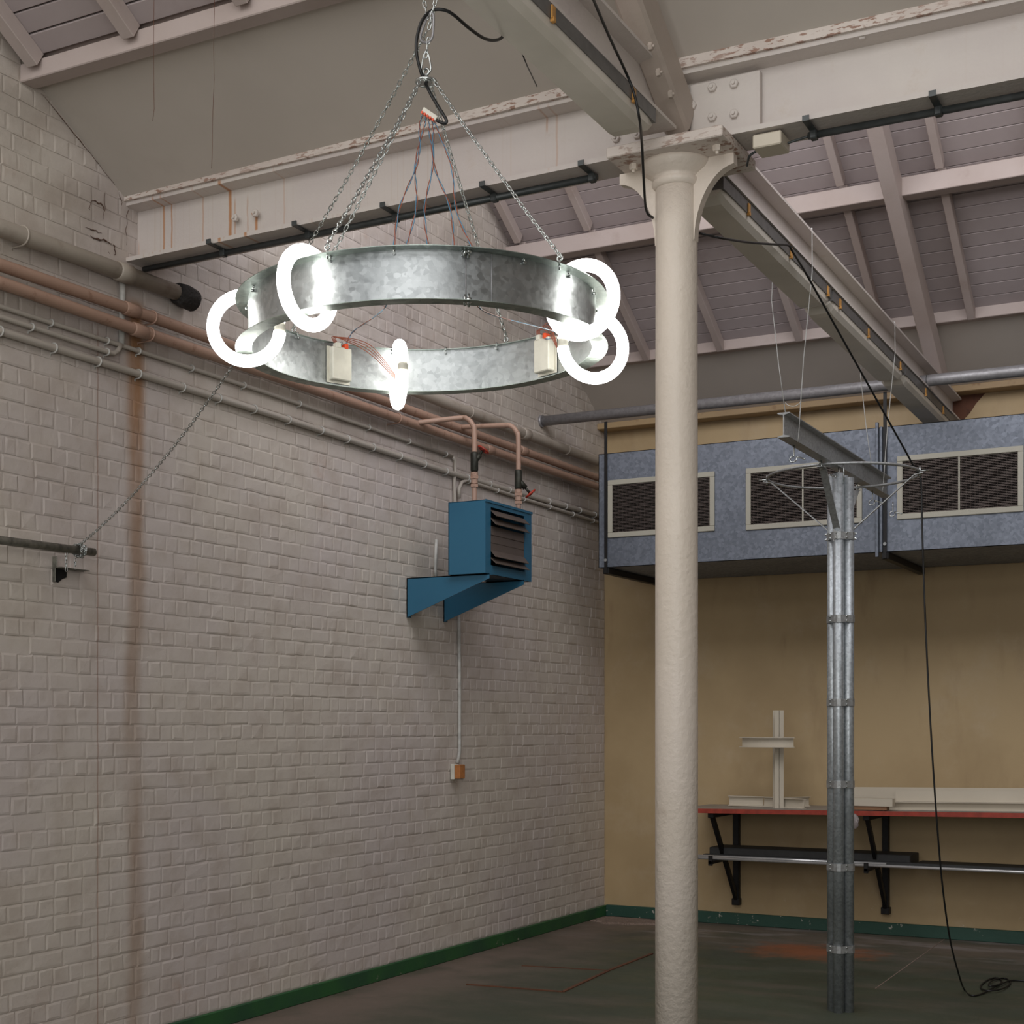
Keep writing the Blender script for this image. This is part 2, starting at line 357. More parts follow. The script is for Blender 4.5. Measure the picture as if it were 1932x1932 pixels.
MB().box(.022, XR, YB-.024, YB, 0, .088, .004).build('baseboard_back', M['green_back'], kind='structure')
t_ = MB().box(0, XR, YB-.14, YB, 3.765, 3.81, .004).build('trim_1', M['ochre_timber'], kind='structure')

# bricks: English bond, painted over
BL, BH = .171, .0742
bricks = []
row = 0; z = .083
while z < 5.6:
    hd = row % 2 == 0; L = BL/2 if hd else BL
    y = 2.2+(0 if hd else -BL*.25)+random.uniform(-.01, .01)
    while y < YB-.02:
        l = L*random.uniform(.93, 1.06)
        if random.random() < .05: l = L*random.choice((.7, 1.35))
        y1 = min(y+l, YB-.004); yc = (y+y1)/2
        top = s1(yc)+.02 if yc < 4.92 else (s2(yc)+.02 if yc > 7.2 else (4.4 if yc < 7.2 else 9))
        if 4.92 <= yc < 5.3: top = 3.95
        if z < top and y1-y > .03: bricks.append((y, y1, z, z+BH))
        y = y1
    z += BH*random.uniform(.99, 1.01); row += 1
def brick_mb(mb, y0, y1, z0, z1):
    j = random.uniform(.001, .005); d = .0034+random.uniform(-.0014, .0014); c = random.uniform(.007, .012)
    r = lambda: random.uniform(-.003, .003)
    a = [(y0+j*.5+r(), z0+j+r()), (y1-j*.5+r(), z0+j+r()), (y1-j*.5+r(), z1-j*.2+r()), (y0+j*.5+r(), z1-j*.2+r())]
    cy = (y0+y1)/2; cz = (z0+z1)/2
    inn = [(q[0]+(c if q[0] < cy else -c), q[1]+(c if q[1] < cz else -c)) for q in a]
    vs = [(-.004, q[0], q[1]) for q in a]+[(d*.55, q[0], q[1]) for q in a]+[(d+random.uniform(-.001, .001), q[0], q[1]) for q in inn]
    fs = [(8, 9, 10, 11)]
    for k in range(4):
        n = (k+1) % 4; fs += [(k, n, 4+n, 4+k), (4+k, 4+n, 8+n, 8+k)]
    mb.add(vs, fs)
vis = []
for i, b in enumerate(bricks):
    yc = (b[0]+b[1])/2; zc = (b[2]+b[3])/2
    p = proj(0, yc, zc)
    if yc > 3.9 and 4 < p[0] < 1928 and 4 < p[1] < 1928:
        a0 = proj(0, b[0], zc); a1 = proj(0, b[1], zc); vis.append((-(a1[0]-a0[0])/p[2], i))
vis.sort(); single = {i for _, i in vis[:300]}
rest = MB()
for i, b in enumerate(bricks):
    if i in single:
        m = MB(); brick_mb(m, *b); m.build('brick', M['brick'], wl_)
    else: brick_mb(rest, *b)
rest.build('brickwork', M['brick'], wl_, kind='stuff')

# broken plaster around the girder end
m = MB()
for pl, r in (([(170,386),(174,378),(180,379),(186,384),(191,384),(196,392),(194,398)], .003), ([(170,386),(168,393),(170,399)], .002), ([(198,362),(196,378),(199,390),(194,408),(195,420)], .0013),
              ([(161,429),(169,431),(173,434),(181,435),(186,439),(196,441)], .0022), ([(171,445),(176,449),(183,450),(188,453),(196,452),(207,459),(213,461)], .0045),
              ([(213,461),(217,464),(216,471),(219,478),(214,483)], .003), ([(205,475),(209,481)], .0015), ([(241,384),(243,395),(239,407),(240,420),(237,436),(240,450),(238,468)], .0014), ([(224,362),(226,371),(230,381),(229,392)], .0015),
              ([(78,176),(100,202),(128,238),(150,264),(180,302),(205,334),(224,357)], .0022)):
    P_ = []
    for (ax, ay), (bx_, by_) in zip(pl, pl[1:]):
        for t in (0, .33, .66): P_.append(onx(ax+(bx_-ax)*t+random.uniform(-.7, .7), ay+(by_-ay)*t+random.uniform(-.7, .7), .0055))
    m.tube(P_, [r*(.3+.7*math.sin(math.pi*(i+.3)/(len(P_)-.4)))*random.uniform(.5, 1.3) for i in range(len(P_))], 5)
m.build('crack', M['crackbrown'], wl_, label='open brown cracks beside the girder end', kind='stuff')

# ceiling: sawtooth roof, boards on rafters and purlins, plastered foot
mb = MB()
for (ya, za, yb, zb) in ((1.05, s1(1.05)+.03, 4.95, s1(4.95)+.03), (6.45, s2(6.45)+.03, YB, s2(YB)+.03)):
    mb.add([(-.3, ya, za), (XR, ya, za), (XR, yb, zb), (-.3, yb, zb), (-.3, ya, za+.08), (XR, ya, za+.08), (XR, yb, zb+.08), (-.3, yb, zb+.08)],
           [(0,1,2,3), (4,7,6,5), (0,4,5,1), (1,5,6,2), (2,6,7,3), (3,7,4,0)])
ceil_ = mb.build('ceiling', M['timber'], kind='structure', origin=(3, 6, 4.5))
def slope_box(mb, x0, x1, ya, yb, f, d0, d1, c=.003):
    """a piece on the slope f: from ya to yb, between perpendicular depths d0..d1 below the board face"""
    za, zb = f(ya), f(yb); L = math.hypot(yb-ya, zb-za); ang = math.atan2(zb-za, yb-ya)
    Mx = Matrix.Translation((0, ya, za)) @ Matrix.Rotation(ang, 4, 'X')
    return mb.box(x0, x1, 0, L, -d1, -d0, c, Mx)
pitch = .1/math.hypot(1, .62)
y = 4.253-17*.0805
while y < 4.33:
    slope_box(MB(), .0, XR, y, y+.0805-.006, s1, -.018, random.uniform(-.001, .0015), .003).build('plank', M['plank'], ceil_)
    y += .0805
y = 8.492-13*.0865
while y < 9.62:
    slope_box(MB(), .0, XR, y, y+.0865-.0042, s2, -.018, random.uniform(-.001, .0015), .002).build('plank', M['plank'], ceil_)
    y += .0865
slope_box(MB(), .0, XR, 4.385, 4.93, s1, -.012, .004, 0).build('plaster_strip', M['plaster'], ceil_, label='smooth grey plastered foot of the slope above the girder')
slope_box(MB(), .0, XR, 9.64, YB, lambda y: 4.15+(y-9.64)*-.575, -.012, .004, 0).build('plaster_strip', M['plaster'], ceil_, label='smooth grey plastered foot of the slope above the back wall')
RX = [.10, .62, 1.18, 1.745, 2.30, 2.885, 3.45, 4.0, 4.6, 5.2]
for i, x in enumerate(RX):
    slope_box(MB(), x-.03, x+.03, 2.9, 4.33, s1, .0, .07).build('rafter', M['timber'], ceil_)
    slope_box(MB(), x-.024, x+.024, 7.35, 8.62, s2, .0, .07).build('rafter', M['timber'], ceil_)
    slope_box(MB(), x-.024, x+.024, 8.66, 9.63, s2, .0, .07).build('rafter', M['timber'], ceil_)
MB().box(0, XR, 4.32, 4.40, 4.165, 4.24, .004).build('purlin', M['timber'], ceil_)
MB().box(0, XR, 8.60, 8.70, 4.625, 4.735, .004).build('purlin', M['timber'], ceil_)
MB().box(0, XR, 9.60, 9.67, 4.115, 4.20, .004).build('purlin', M['timber'], ceil_)

# ------------------------------------------------------------ girders along the valley
def i_section(h, w, tw, tf):
    a = w/2; b = tw/2
    return [(-a,0),(a,0),(a,tf),(b,tf+.006),(b,h-tf-.006),(a,h-tf),(a,h),(-a,h),(-a,h-tf),(-b,h-tf-.006),(-b,tf+.006),(-a,tf)]
def girder(p0, p1, label, bolts, plate):
    t = empty('girder', p0, label, 'girder')
    MB().sweep2(i_section(.27, .17, .02, .018), p0, p1).build('steel_section', M['girder'], t)
    q0 = (p0[0], p0[1], p0[2]+.27); q1 = (p1[0], p1[1], p1[2]+.27)
    MB().sweep2([(-.085,0),(.10,0),(.10,.045),(-.085,.045)], q0, q1).build('timber_plate', M['flaky'], t, label='cracked white painted timber on top of the girder')
    pm = MB().box(*plate, .002).build('splice_plate', M['girder'], t)
    for b in bolts: MB().hexbolt(b, (0,-1,0), .017, .014).build('bolt', M['girder'], pm)
    return t
yl0, yl1 = 5.03, 4.985           # girder axis; each half follows its own line to the column
pl_y = 4.955
def gp(px, py): return ony(px, py, pl_y-.006)
girder((0, yl0, 3.597), (2.66, yl1, 3.602), 'white painted girder left of the column with rust streaks', [gp(1163,262), gp(1203,255), ony(448,333,4.965), ony(483,403,4.985), ony(445,412,4.985)],
       (2.42, 2.64, pl_y-.006, pl_y+.02, 3.625, 3.84))
girder((2.664, yl1, 3.604), (6.5, 5.03, 3.602), 'white painted girder right of the column with a bolted splice plate',
       [gp(1345,166), gp(1386,159), gp(1345,222), gp(1386,216), gp(1307,200), ony(1628,68,4.93)], (2.72, 2.985, pl_y-.006, pl_y+.02, 3.625, 3.835))

# dark conduits strapped under the girders
def conduit_under(pts, r, straps, label, y_shift):
    t = MB().tube(pts, r, 10).build('conduit', M['dark_conduit'], label=label, cat='conduit', origin=pts[0])
    for x in straps:
        yy = pts[0][1]+(pts[1][1]-pts[0][1])*(x-pts[0][0])/(pts[1][0]-pts[0][0])
        m = MB().box(x-.012, x+.012, yy-.10, yy+.03, 3.5925, 3.5965, 0).box(x-.012, x+.012, yy-.105, yy-.10, 3.5925, 3.612, 0)
        m.box(x-.013, x+.013, yy-.016, yy+.016, 3.564, 3.597, .004)
        m.build('strap', M['dark_conduit'], t)
    return t
conduit_under([(.03, 5.03, 3.580), (2.33, 4.985, 3.581)], .013, [.5, .967, 1.414, 1.881, 2.31], 'dark grey conduit strapped under the left girder', 0)
conduit_under([(3.15, 4.99, 3.581), (6.3, 5.03, 3.580)], .013, [3.17, 3.60, 4.2, 4.8], 'dark grey conduit strapped under the right girder', 0)
jb = MB().box(2.965, 3.07, 4.925, 5.03, 3.548, 3.597, .004).build('junction_box', M['whitesteel'], label='small white junction box under the right girder beside the column', cat='junction box')
MB().tube(catmull([(3.075,4.99,3.57),(3.10,4.99,3.574),(3.15,4.99,3.580)], 5), .0045, 8).build('lead', M['dark_conduit'], jb)
MB().tube(catmull([(2.965,4.99,3.565),(2.93,5.0,3.555),(2.90,5.06,3.545)], 5), .0045, 8).build('lead', M['dark_conduit'], jb)

# ------------------------------------------------------------ cast-iron column
CXY = (2.657, 4.975)
colm = empty('column', (CXY[0], CXY[1], 0), 'round cream painted cast iron column with bracketed capital', 'column')
MB().lathe([(.079,0),(.079,1.5),(.0775,3.30),(.0775,3.49)], *CXY, 40).build('shaft', M['column'], colm)
MB().lathe([(.0775,3.47),(.083,3.475),(.090,3.485),(.090,3.497),(.084,3.503),(.092,3.512),(.118,3.53),(.132,3.548),(.134,3.562)], *CXY, 40).build('capital', M['column'], colm)
MB().box(2.455, 2.90, 4.79, 5.16, 3.56, 3.60, .004).build('cap_plate', M['flaky'], colm)
for sgn, xo in ((-1, 2.437), (1, 2.885)):
    xi = CXY[0]+sgn*.05
    arc = []
    x_e = xo; x_i = CXY[0]+sgn*.0775
    for k in range(13):
        t = k/12; a = t*math.pi/2
        arc.append((x_e+(x_i-x_e)*math.sin(a)**1.0, 3.52-(3.52-3.27)*(1-math.cos(a))**.95))
    arc[0] = (x_e, 3.522)
    poly = [(xi, 3.56), (xo, 3.56)]+arc+[(xi, 3.27)]
    MB().prism(poly, CXY[1]-.02, CXY[1]+.02, 'y').build('bracket', M['column'], colm)
for px, py, Y in ((1195,311,4.89), (1353,286,4.87)):
    q = ony(px, py, Y); MB().hexbolt((q[0], q[1], 3.56), (0,0,-1), .016, .02).build('bolt', M['column'], colm)

# ------------------------------------------------------------ tie beams and principal rafters on the column line
TX = 2.61
tie2 = MB().sweep2(i_section(.165, .13, .012, .012), (TX+.035, 5.07, 3.655), (TX+.035, 10.2, 3.575)).build('tie_beam', M['girder'], label='painted steel tie beam running from column to back wall', cat='beam')
tie1 = MB().sweep2(i_section(.18, .13, .012, .012), (TX+.03, 1.0, 3.665), (TX+.03, 4.85, 3.64)).build('tie_beam', M['girder'], label='painted steel tie beam coming forward from the column overhead', cat='beam')
m = MB(); slope_box(m, 2.64, 2.735, 2.6, 5.02, lambda y: s1(y)-.012, .072, .215, .012)
pr1 = m.build('principal_rafter', M['rafter_steel'], label='sloping grey steel rafter with bolts above the column', cat='rafter')
for px, py in ((1243,137), (1266,178), (1228,88)):
    q = onx(px, py, 2.742); MB().hexbolt((2.735, q[1], q[2]), (1,0,0), .014, .014).build('bolt', M['rafter_steel'], pr1)
m = MB(); slope_box(m, 2.575, 2.665, 6.9, 10.0, s2, .071, .225, .006)
m.build('principal_rafter', M['timber'], label='heavy pale timber rafter sloping down to the back wall', cat='rafter')
# flat dark patch painting the shade of the pocket broken around the tie end
q0 = ony(1787,738,YB); q1 = ony(1840,745,YB); q2 = ony(1797,795,YB)
MB().prism([(2.62,3.765),(2.86,3.765),(2.80,3.70),(2.76,3.64),(2.72,3.60),(2.50,3.56),(2.50,3.765)], YB-.004, YB+.002, 'y').build('pocket_shade', M['rust'], wb_, label='flat dark patch painted for the shaded hole around the tie beam end')

# ------------------------------------------------------------ strip lights under the tie beams
def strip_light(y0, y1, z0, z1, label, clips, grp='unlit strip lights under the tie beams'):
    xm = TX+.005
    t = empty('strip_light', (xm, (y0+y1)/2, min(z0, z1)-.1), label, 'strip light', grp)
    a = [(-.07,.0),(.088,.0),(.088,-.05),(-.07,-.05)]
    MB().sweep2([(p, q-.005) for p, q in a], (xm, y0, z0), (xm, y1, z1)).build('housing', M['lightbody'], t)
    n = 9; prof = []
    for k in range(n):
        u = k/(n-1); ang = math.pi*u; prof.append((-.078*math.cos(math.pi-ang)*1.0, -.04-.062*min(1, 1.5*math.sin(ang))**.8 if 0 < k < n-1 else -.04))
    prof = [(p+.008, q) for p, q in prof]
    # body with tapered ends
    L = y1-y0; st = [(0, .55), (.05, .92), (.10, 1), (L-.10, 1), (L-.05, .92), (L, .55)]
    vs = []
    for s_, f_ in st:
        zc = z0+(z1-z0)*s_/L
        for p, q in prof: vs.append((xm+p*(.8+.2*f_), y0+s_, zc-.04+(q+.04)*f_))
    fs = [(i*n+k, i*n+k+1, (i+1)*n+k+1, (i+1)*n+k) for i in range(len(st)-1) for k in range(n-1)]
    fs += [tuple(range(n)), tuple((len(st)-1)*n+k for k in range(n-1, -1, -1))]+[((i+1)*n, (i+1)*n+n-1, i*n+n-1, i*n) for i in range(len(st)-1)]
    MB().add(vs, fs, False).build('diffuser', M['diffuser'], t)
    for y in clips:
        zc = z0+(z1-z0)*(y-y0)/L
        MB().box(xm+.089, xm+.095, y-.012, y+.012, zc-.055, zc-.015, .001).box(xm+.085, xm+.098, y-.008, y+.008, zc-.064, zc-.050, .001).build('clip', M['clip'], t)
    return t
strip_light(1.9, 3.28, 3.668, 3.66, 'unlit strip light nearest the camera, mostly above the picture', [2.3, 2.9])
strip_light(3.32, 4.66, 3.66, 3.648, 'unlit grey strip light in front of the girder, under the nearer tie', [3.844, 4.459])
strip_light(5.36, 6.92, 3.65, 3.625, 'unlit grey strip light just behind the column', [5.66, 6.244, 6.848])
strip_light(6.95, 8.50, 3.624, 3.60, 'unlit grey strip light in the middle of the rear row', [7.07, 7.64, 8.38])
strip_light(8.53, 9.95, 3.60, 3.575, 'unlit grey strip light whose end meets the back wall', [9.068, 9.6])

# ------------------------------------------------------------ pipes on the left wall
def wall_tube(name, pts, r, mat, label, cat, X, clips=(), clipmat=None, n=12, coup=(), group=None):
    P = [onx(px, py, X) if len((px, py)) == 2 else 0 for px, py in pts]
    t = MB().tube(P, r, n).build(name, mat, label=label, cat=cat, origin=P[0], group=group)
    for px in clips:
        for i in range(len(P)-1):
            a = proj(*P[i]); b = proj(*P[i+1])
            if min(a[0], b[0]) <= px <= max(a[0], b[0]) and abs(a[0]-b[0]) > 3:
                u = (px-a[0])/(b[0]-a[0]); c = Vector(P[i]).lerp(Vector(P[i+1]), u)
                d = (Vector(P[i+1])-Vector(P[i])).normalized()
                m = MB(); arc = []
                for k in range(9):
                    an = -math.pi/2+math.pi*k/8; arc.append(c+Vector((math.cos(an)*(r+.003), 0, math.sin(an)*(r+.003))))
                arc = [c+Vector((-X+.003, 0, -(r+.003)-.012)), c+Vector((-X+.004, 0, -(r+.003)))]+arc+[c+Vector((-X+.004, 0, r+.003))]
                m.tube(arc, .0042, 6); m.build('clip', clipmat or (M['pvc'] if name == 'conduit' else mat), t); break
    for px in coup:
        for i in range(len(P)-1):
            a = proj(*P[i]); b = proj(*P[i+1])
            if min(a[0], b[0]) <= px <= max(a[0], b[0]):
                u = (px-a[0])/(b[0]-a[0]); c = Vector(P[i]).lerp(Vector(P[i+1]), u); d = (Vector(P[i+1])-Vector(P[i])).normalized()
                MB().tube([c-d*.045, c-d*.04, c+d*.04, c+d*.045], [r*1.02, r*1.18, r*1.18, r*1.02], n).build('coupling', mat, t); break
    return t
wall_tube('pipe', [(-60,409),(0,430),(120,473),(336,553)], .037, M['grey_pipe'], 'thick grey painted pipe, topmost on the wall at far left', 'pipe', .06, [40], coup=[228])
c = onx(348, 559, .06); m = MB(); 
m.tube([Vector(c)+Vector((0,-.06,0)), Vector(c)+Vector((0,-.05,0)), Vector(c)+Vector((0,0,0)), Vector(c)+Vector((0,.06,-.005)), Vector(c)+Vector((0,.07,-.005))], [.038,.05,.056,.053,.03], 14)
m.build('pipe_end_cap', M['mastic'], label='black tarred lump capping the thick grey pipe', cat='pipe cap')
wall_tube('pipe', [(640,680),(814,750),(985,817),(1123,869),(1140,875)], .034, M['grey_pipe'], 'thick grey pipe high on the wall near the far corner', 'pipe', .06, [880,1064], coup=[990])
wall_tube('pipe', [(-60,480),(0,499.6),(233,579.5),(560,697),(870,809),(1124,900),(1140,906)], .0265, M['pink_pipe'], 'upper of the two rusty pink heating pipes', 'pipe', .075, [280], M['pink_pipe'], coup=[245,975])
wall_tube('pipe', [(-60,514),(0,533.3),(265,625),(560,724),(790,803),(1124,917),(1140,923)], .0265, M['pink_pipe'], 'lower of the two rusty pink heating pipes', 'pipe', .075, [280,745], M['pink_pipe'], coup=[262,905])
wall_tube('conduit', [(-60,558),(0,578),(202,643),(362,695),(500,740),(700,808),(853,861)], .0105, M['conduit'], 'thin grey conduit, uppermost, bending down at the blue heater', 'conduit', .02, [92,202,259,362,458,560,695,768,840])
wall_tube('conduit', [(-60,580),(0,598),(60,617),(202,664),(214,667),(222,662),(229,650)], .011, M['conduit'], 'short middle grey conduit joining the white vertical one', 'conduit', .024, [60,202])
wall_tube('conduit', [(-60,606),(0,625),(259,705),(500,778),(700,843),(853,893),(959,924),(1124,972),(1140,977)], .0165, M['conduit'], 'thickest grey conduit below the pink pipes', 'conduit', .024, [0,95,179,261,338,406,477,540,600,651,703,751,797,840,880,922,960,1030,1062,1090,1121])
wall_tube('conduit', [(866,940),(866,922),(871,910),(880,906),(959,932),(1062,964),(1124,984),(1140,989)], .012, M['conduit'], 'lower thin conduit rising from behind the blue heater', 'conduit', .022, [884,937,987,1035,1080,1118])
wall_tube('conduit', [(853,861),(858,868),(859,890),(857,905),(858,942),(858,960)], .0105, M['conduit'], 'thin vertical conduit dropping behind the blue heater', 'conduit', .02)
wall_tube('conduit', [(231,505),(231,560),(229,650)], .0135, M['pvc'], 'white vertical conduit crossing behind the pink pipes', 'conduit', .018, [])
wall_tube('conduit', [(823,1018),(822,1050),(821,1077),(823,1092)], .010, M['pvc'], 'short white conduit left of the blue heater', 'conduit', .016)
tk = wall_tube('conduit', [(866,1160),(867,1300),(867,1418),(866,1424),(863,1440)], .011, M['pvc'], 'long white conduit dropping from heater to wall switch', 'conduit', .016)
# switch box
sw = empty('switch_box', onx(870,1470,.0), 'orange fronted wall switch box under the white conduit', 'switch box')
a = onx(858,1442,.04); b = onx(871,1470,.04)
MB().box(0.006, .035, a[1]-.0, a[1]+.055, b[2], a[2], .003).build('case', M['ballast'], sw)
MB().box(.035, .075, a[1]+.005, a[1]+.07, b[2]+.005, a[2]-.003, .003).build('cover', M['socket'], sw, label='orange brown cover')
MB().box(0.006, .018, a[1]+.075, a[1]+.17, b[2]+.01, a[2]-.01, .002).build('back_plate', M['rust'], sw)

# galvanised tube on the left wall with its bracket
P = [onx(px, py, .12) for px, py in ((-90,998),(0,1019),(177,1042))]
gt = MB().tube(P, .0175, 16).build('scaffold_tube', M['dull_pipe'], label='dull grey tube fixed along the left wall, chain tied around it', cat='tube', origin=P[0])
m = MB(); q = onx(97,1095,.0); yb_ = q[1]; zt = onx(97,1050,0)[2]; zb = onx(97,1098,0)[2]; zm = onx(97,1070,0)[2]
m.box(.004, .030, yb_, yb_+.005, zm, zt, .0012).box(.004, .050, yb_, yb_+.175, zm-.004, zm, .001).box(.004, .022, yb_, yb_+.005, zb, zm-.004, .001)
m.build('bracket', M['dull_pipe'], gt)
MB().add([(x_, yb_+a_, z_) for x_ in (.0015, .0095) for a_, z_ in ((.006, zb+.004), (.030, zb), (.052, zb+.016), (.078, zb+.026), (.080, zm-.005), (.006, zm-.005))], [(6,7,8,9,10,11)]+[(i, (i+1) % 6, (i+1) % 6+6, i+6) for i in range(6)]).build('hole', M['inner_shade'], wl_, label='dark patch painted for the shaded hole in the brick below the wall tube')  # thin dark sheet on the wall face paints the shade of the hole

# ------------------------------------------------------------ horizontal grey pipe along the back
P = [(0.0, 9.13, 3.648), (.5, 9.13, 3.648), (2.45, 9.13, 3.63), (2.75, 9.13, 3.635), (5.5, 9.13, 3.63)]
hp = MB().tube([P[0], (5.5, 9.13, 3.625)], .036, 18).build('pipe', M['pipe_galv'], label='smooth grey pipe spanning above the metal duct', cat='pipe', origin=P[0])
MB().tube([(.0,9.13,3.648),(.02,9.13,3.648)], .044, 18).build('collar', M['pipe_galv'], hp)
MB().tube([(2.70,9.13,3.636),(2.704,9.13,3.636)], .038, 18).build('joint', M['dark_conduit'], hp)

# ------------------------------------------------------------ ventilation duct
DY, DZ0, DZ1 = 9.16, 2.585, 3.38; DX0 = .44
du = empty('air_duct', (2.5, DY, DZ0), 'long galvanised steel air duct with cream grilles on back wall', 'duct')
holes = [(.513, 1.296, 2.79, 3.19), (1.514, 2.288, 2.78, 3.19), (2.509, 3.271, 2.785, 3.185), (3.5, 4.26, 2.785, 3.185)]
m = MB(); xs = [DX0]
for h in holes: m.box(xs[-1], h[0]+.02, DY, DY+.004, DZ0, DZ1); m.box(h[0]+.02, h[1]-.02, DY, DY+.004, DZ0, h[2]+.02); m.box(h[0]+.02, h[1]-.02, DY, DY+.004, h[3]-.02, DZ1); xs.append(h[1]-.02)
m.box(xs[-1], 5.6, DY, DY+.004, DZ0, DZ1)
m.box(DX0, 5.6, DY, YB-.05, DZ0, DZ0+.004).box(DX0, 5.6, DY, YB-.05, DZ1-.004, DZ1).box(DX0, DX0+.004, DY, YB-.05, DZ0, DZ1)
m.build('casing', M['duct'], du)
MB().box(DX0+.02, 5.5, DY+.09, DY+.10, DZ0+.05, DZ1-.05).build('duct_shade_sheet', M['inner_shade'], du, label='black sheet painted for the unlit inside of the duct')  # black sheet stands in for the darkness behind the grilles
for i, (x0, x1, z0, z1) in enumerate(holes):
    f = MB(); t = .035
    f.box(x0, x1, DY-.012, DY, z0, z0+t, .003).box(x0, x1, DY-.012, DY, z1-t, z1, .003).box(x0, x0+t, DY-.012, DY, z0+t, z1-t, .003).box(x1-t, x1, DY-.012, DY, z0+t, z1-t, .003)
    f = f.build('grille', M['cream'], du)
    xm = (x0+x1)/2
    MB().box(xm-.005, xm+.005, DY-.008, DY+.004, z0+t, z1-t).build('mullion', M['cream'], f)
    s_ = MB(); n = 34
    for k in range(n):
        z = z0+t+(z1-z0-2*t)*(k+.5)/n; s_.box(x0+t, x1-t, DY-.004, DY+.012, z-.0014, z+.0014)
    nv = 26
    for k in range(nv):
        x = x0+t+(x1-x0-2*t)*(k+.5)/nv; s_.box(x-.0009, x+.0009, DY+.006, DY+.022, z0+t, z1-t)
    s_.build('louvres', M['louv_dark'], f, kind='stuff')
m = MB().box(2.375, 2.395, DY-.022, DY, DZ0-.03, DZ1+.03, .002).box(2.405, 2.42, DY-.022, DY, DZ0+.0, DZ1+.0, .002); m.build('flange_joint', M['duct'], du)
for x in (.50, 2.435, 4.4):
    m = MB().box(x-.011, x+.011, DY-.014, DY-.009, DZ0-.02, 3.60, 0)
    m.box(x-.011, x+.011, DY-.02, DY-.009, DZ0-.04, DZ0-.0, 0)
    h_ = m.build('hanger', M['blackmetal'], du, label='black perforated hanger strap')
    MB().tube([(x, DY-.022, DZ0+.05), (x, DY-.012, DZ0+.05)], .011, 10).build('washer', M['strap'], h_)
    MB().box(x-.022, x+.022, DY-.01, YB-.01, DZ0-.045, DZ0-.003, .002).build('support_rail', M['blackmetal'], du, label='black rail carrying the duct')

# ------------------------------------------------------------ blue unit heater
HX0, HX1, HY0, HY1, HZ0, HZ1 = .314, .562, 7.30, 7.893, 2.372, 2.80
he = empty('unit_heater', (.44, 7.6, 2.1), 'blue box heater with open louvres bracketed off the brick wall', 'heater')
oy0, oy1 = onx(926,955,HX1)[1], onx(990,975,HX1)[1]; oz0, oz1 = 2.425, 2.765
m = MB(); t = .006
m.box(HX0, HX1, HY0, HY0+t, HZ0, HZ1, .002).box(HX0, HX1, HY1-t, HY1, HZ0, HZ1, .002).box(HX0, HX1, HY0, HY1, HZ1-t, HZ1, .002).box(HX0, HX0+t, HY0, HY1, HZ0, HZ1, 0)
m.box(HX1-t, HX1, HY0+t, oy0, HZ0, HZ1).box(HX1-t, HX1, oy1, HY1-t, HZ0, HZ1).box(HX1-t, HX1, oy0, oy1, HZ0, oz0).box(HX1-t, HX1, oy0, oy1, oz1, HZ1-t)
m.box(HX1, HX1+.006, HY0-.002, HY1+.002, HZ1-.012, HZ1+.002, 0)
m.build('casing', M['blue'], he)
MB().box(HX0, HX1-.02, HY0+t, HY1-t, HZ0, HZ0+.006).build('base_plate', M['blackmetal'], he)
MB().box(HX0+.02, HX0+.03, HY0+.01, HY1-.01, HZ0+.01, HZ1-.01).build('heater_shade_sheet', M['inner_shade'], he)  # black plate behind the louvres paints the dark inside of the heater
zz = oz1
for k, (a_, h_) in enumerate(((48,.058),(44,.058),(5,.052),(3,.052),(3,.052),(40,.058),(48,.055))):
    a = math.radians(a_); zc = zz-.028-k*.0465
    Mx = Matrix.Translation((HX1-.004, 0, zc)) @ Matrix.Rotation(a, 4, 'Y') @ Matrix.Identity(4)
    # blade hinged at its upper edge, lower edge swung outward
    v = Vector((math.sin(a)*h_, 0, -math.cos(a)*h_)); p = Vector((HX1-.006, 0, zc+.012))
    nrm = Vector((v.z, 0, -v.x)).normalized()*.002
    vs = []
    for yy in (oy0+.004, oy1-.004):
        for q in (p-nrm, p+nrm, p+v+nrm, p+v-nrm): vs.append((q.x, yy, q.z))
    MB().add(vs, [(0,1,2,3),(7,6,5,4),(0,4,5,1),(1,5,6,2),(2,6,7,3),(3,7,4,0)]).build('louvre', M['louvre'], he)
for ya_, z0_, z1_, lab in ((7.33, 2.135, 2.372, None), (7.765, 2.135, 2.372, None)):
    MB().prism([(0.0065, z0_), (0.0065, z1_), (HX1+.01, z1_), (HX1+.01, z1_-.028)], ya_, ya_+.006, 'y').prism([(0.0065, z0_), (.0125, z0_), (.0125, z1_), (.0065, z1_)], ya_, ya_+.04, 'y').prism([(.0065, z1_-.006), (.0065, z1_), (HX1+.01, z1_), (HX1+.01, z1_-.006)], ya_, ya_+.04, 'y').build('wall_bracket', M['blue'], he)
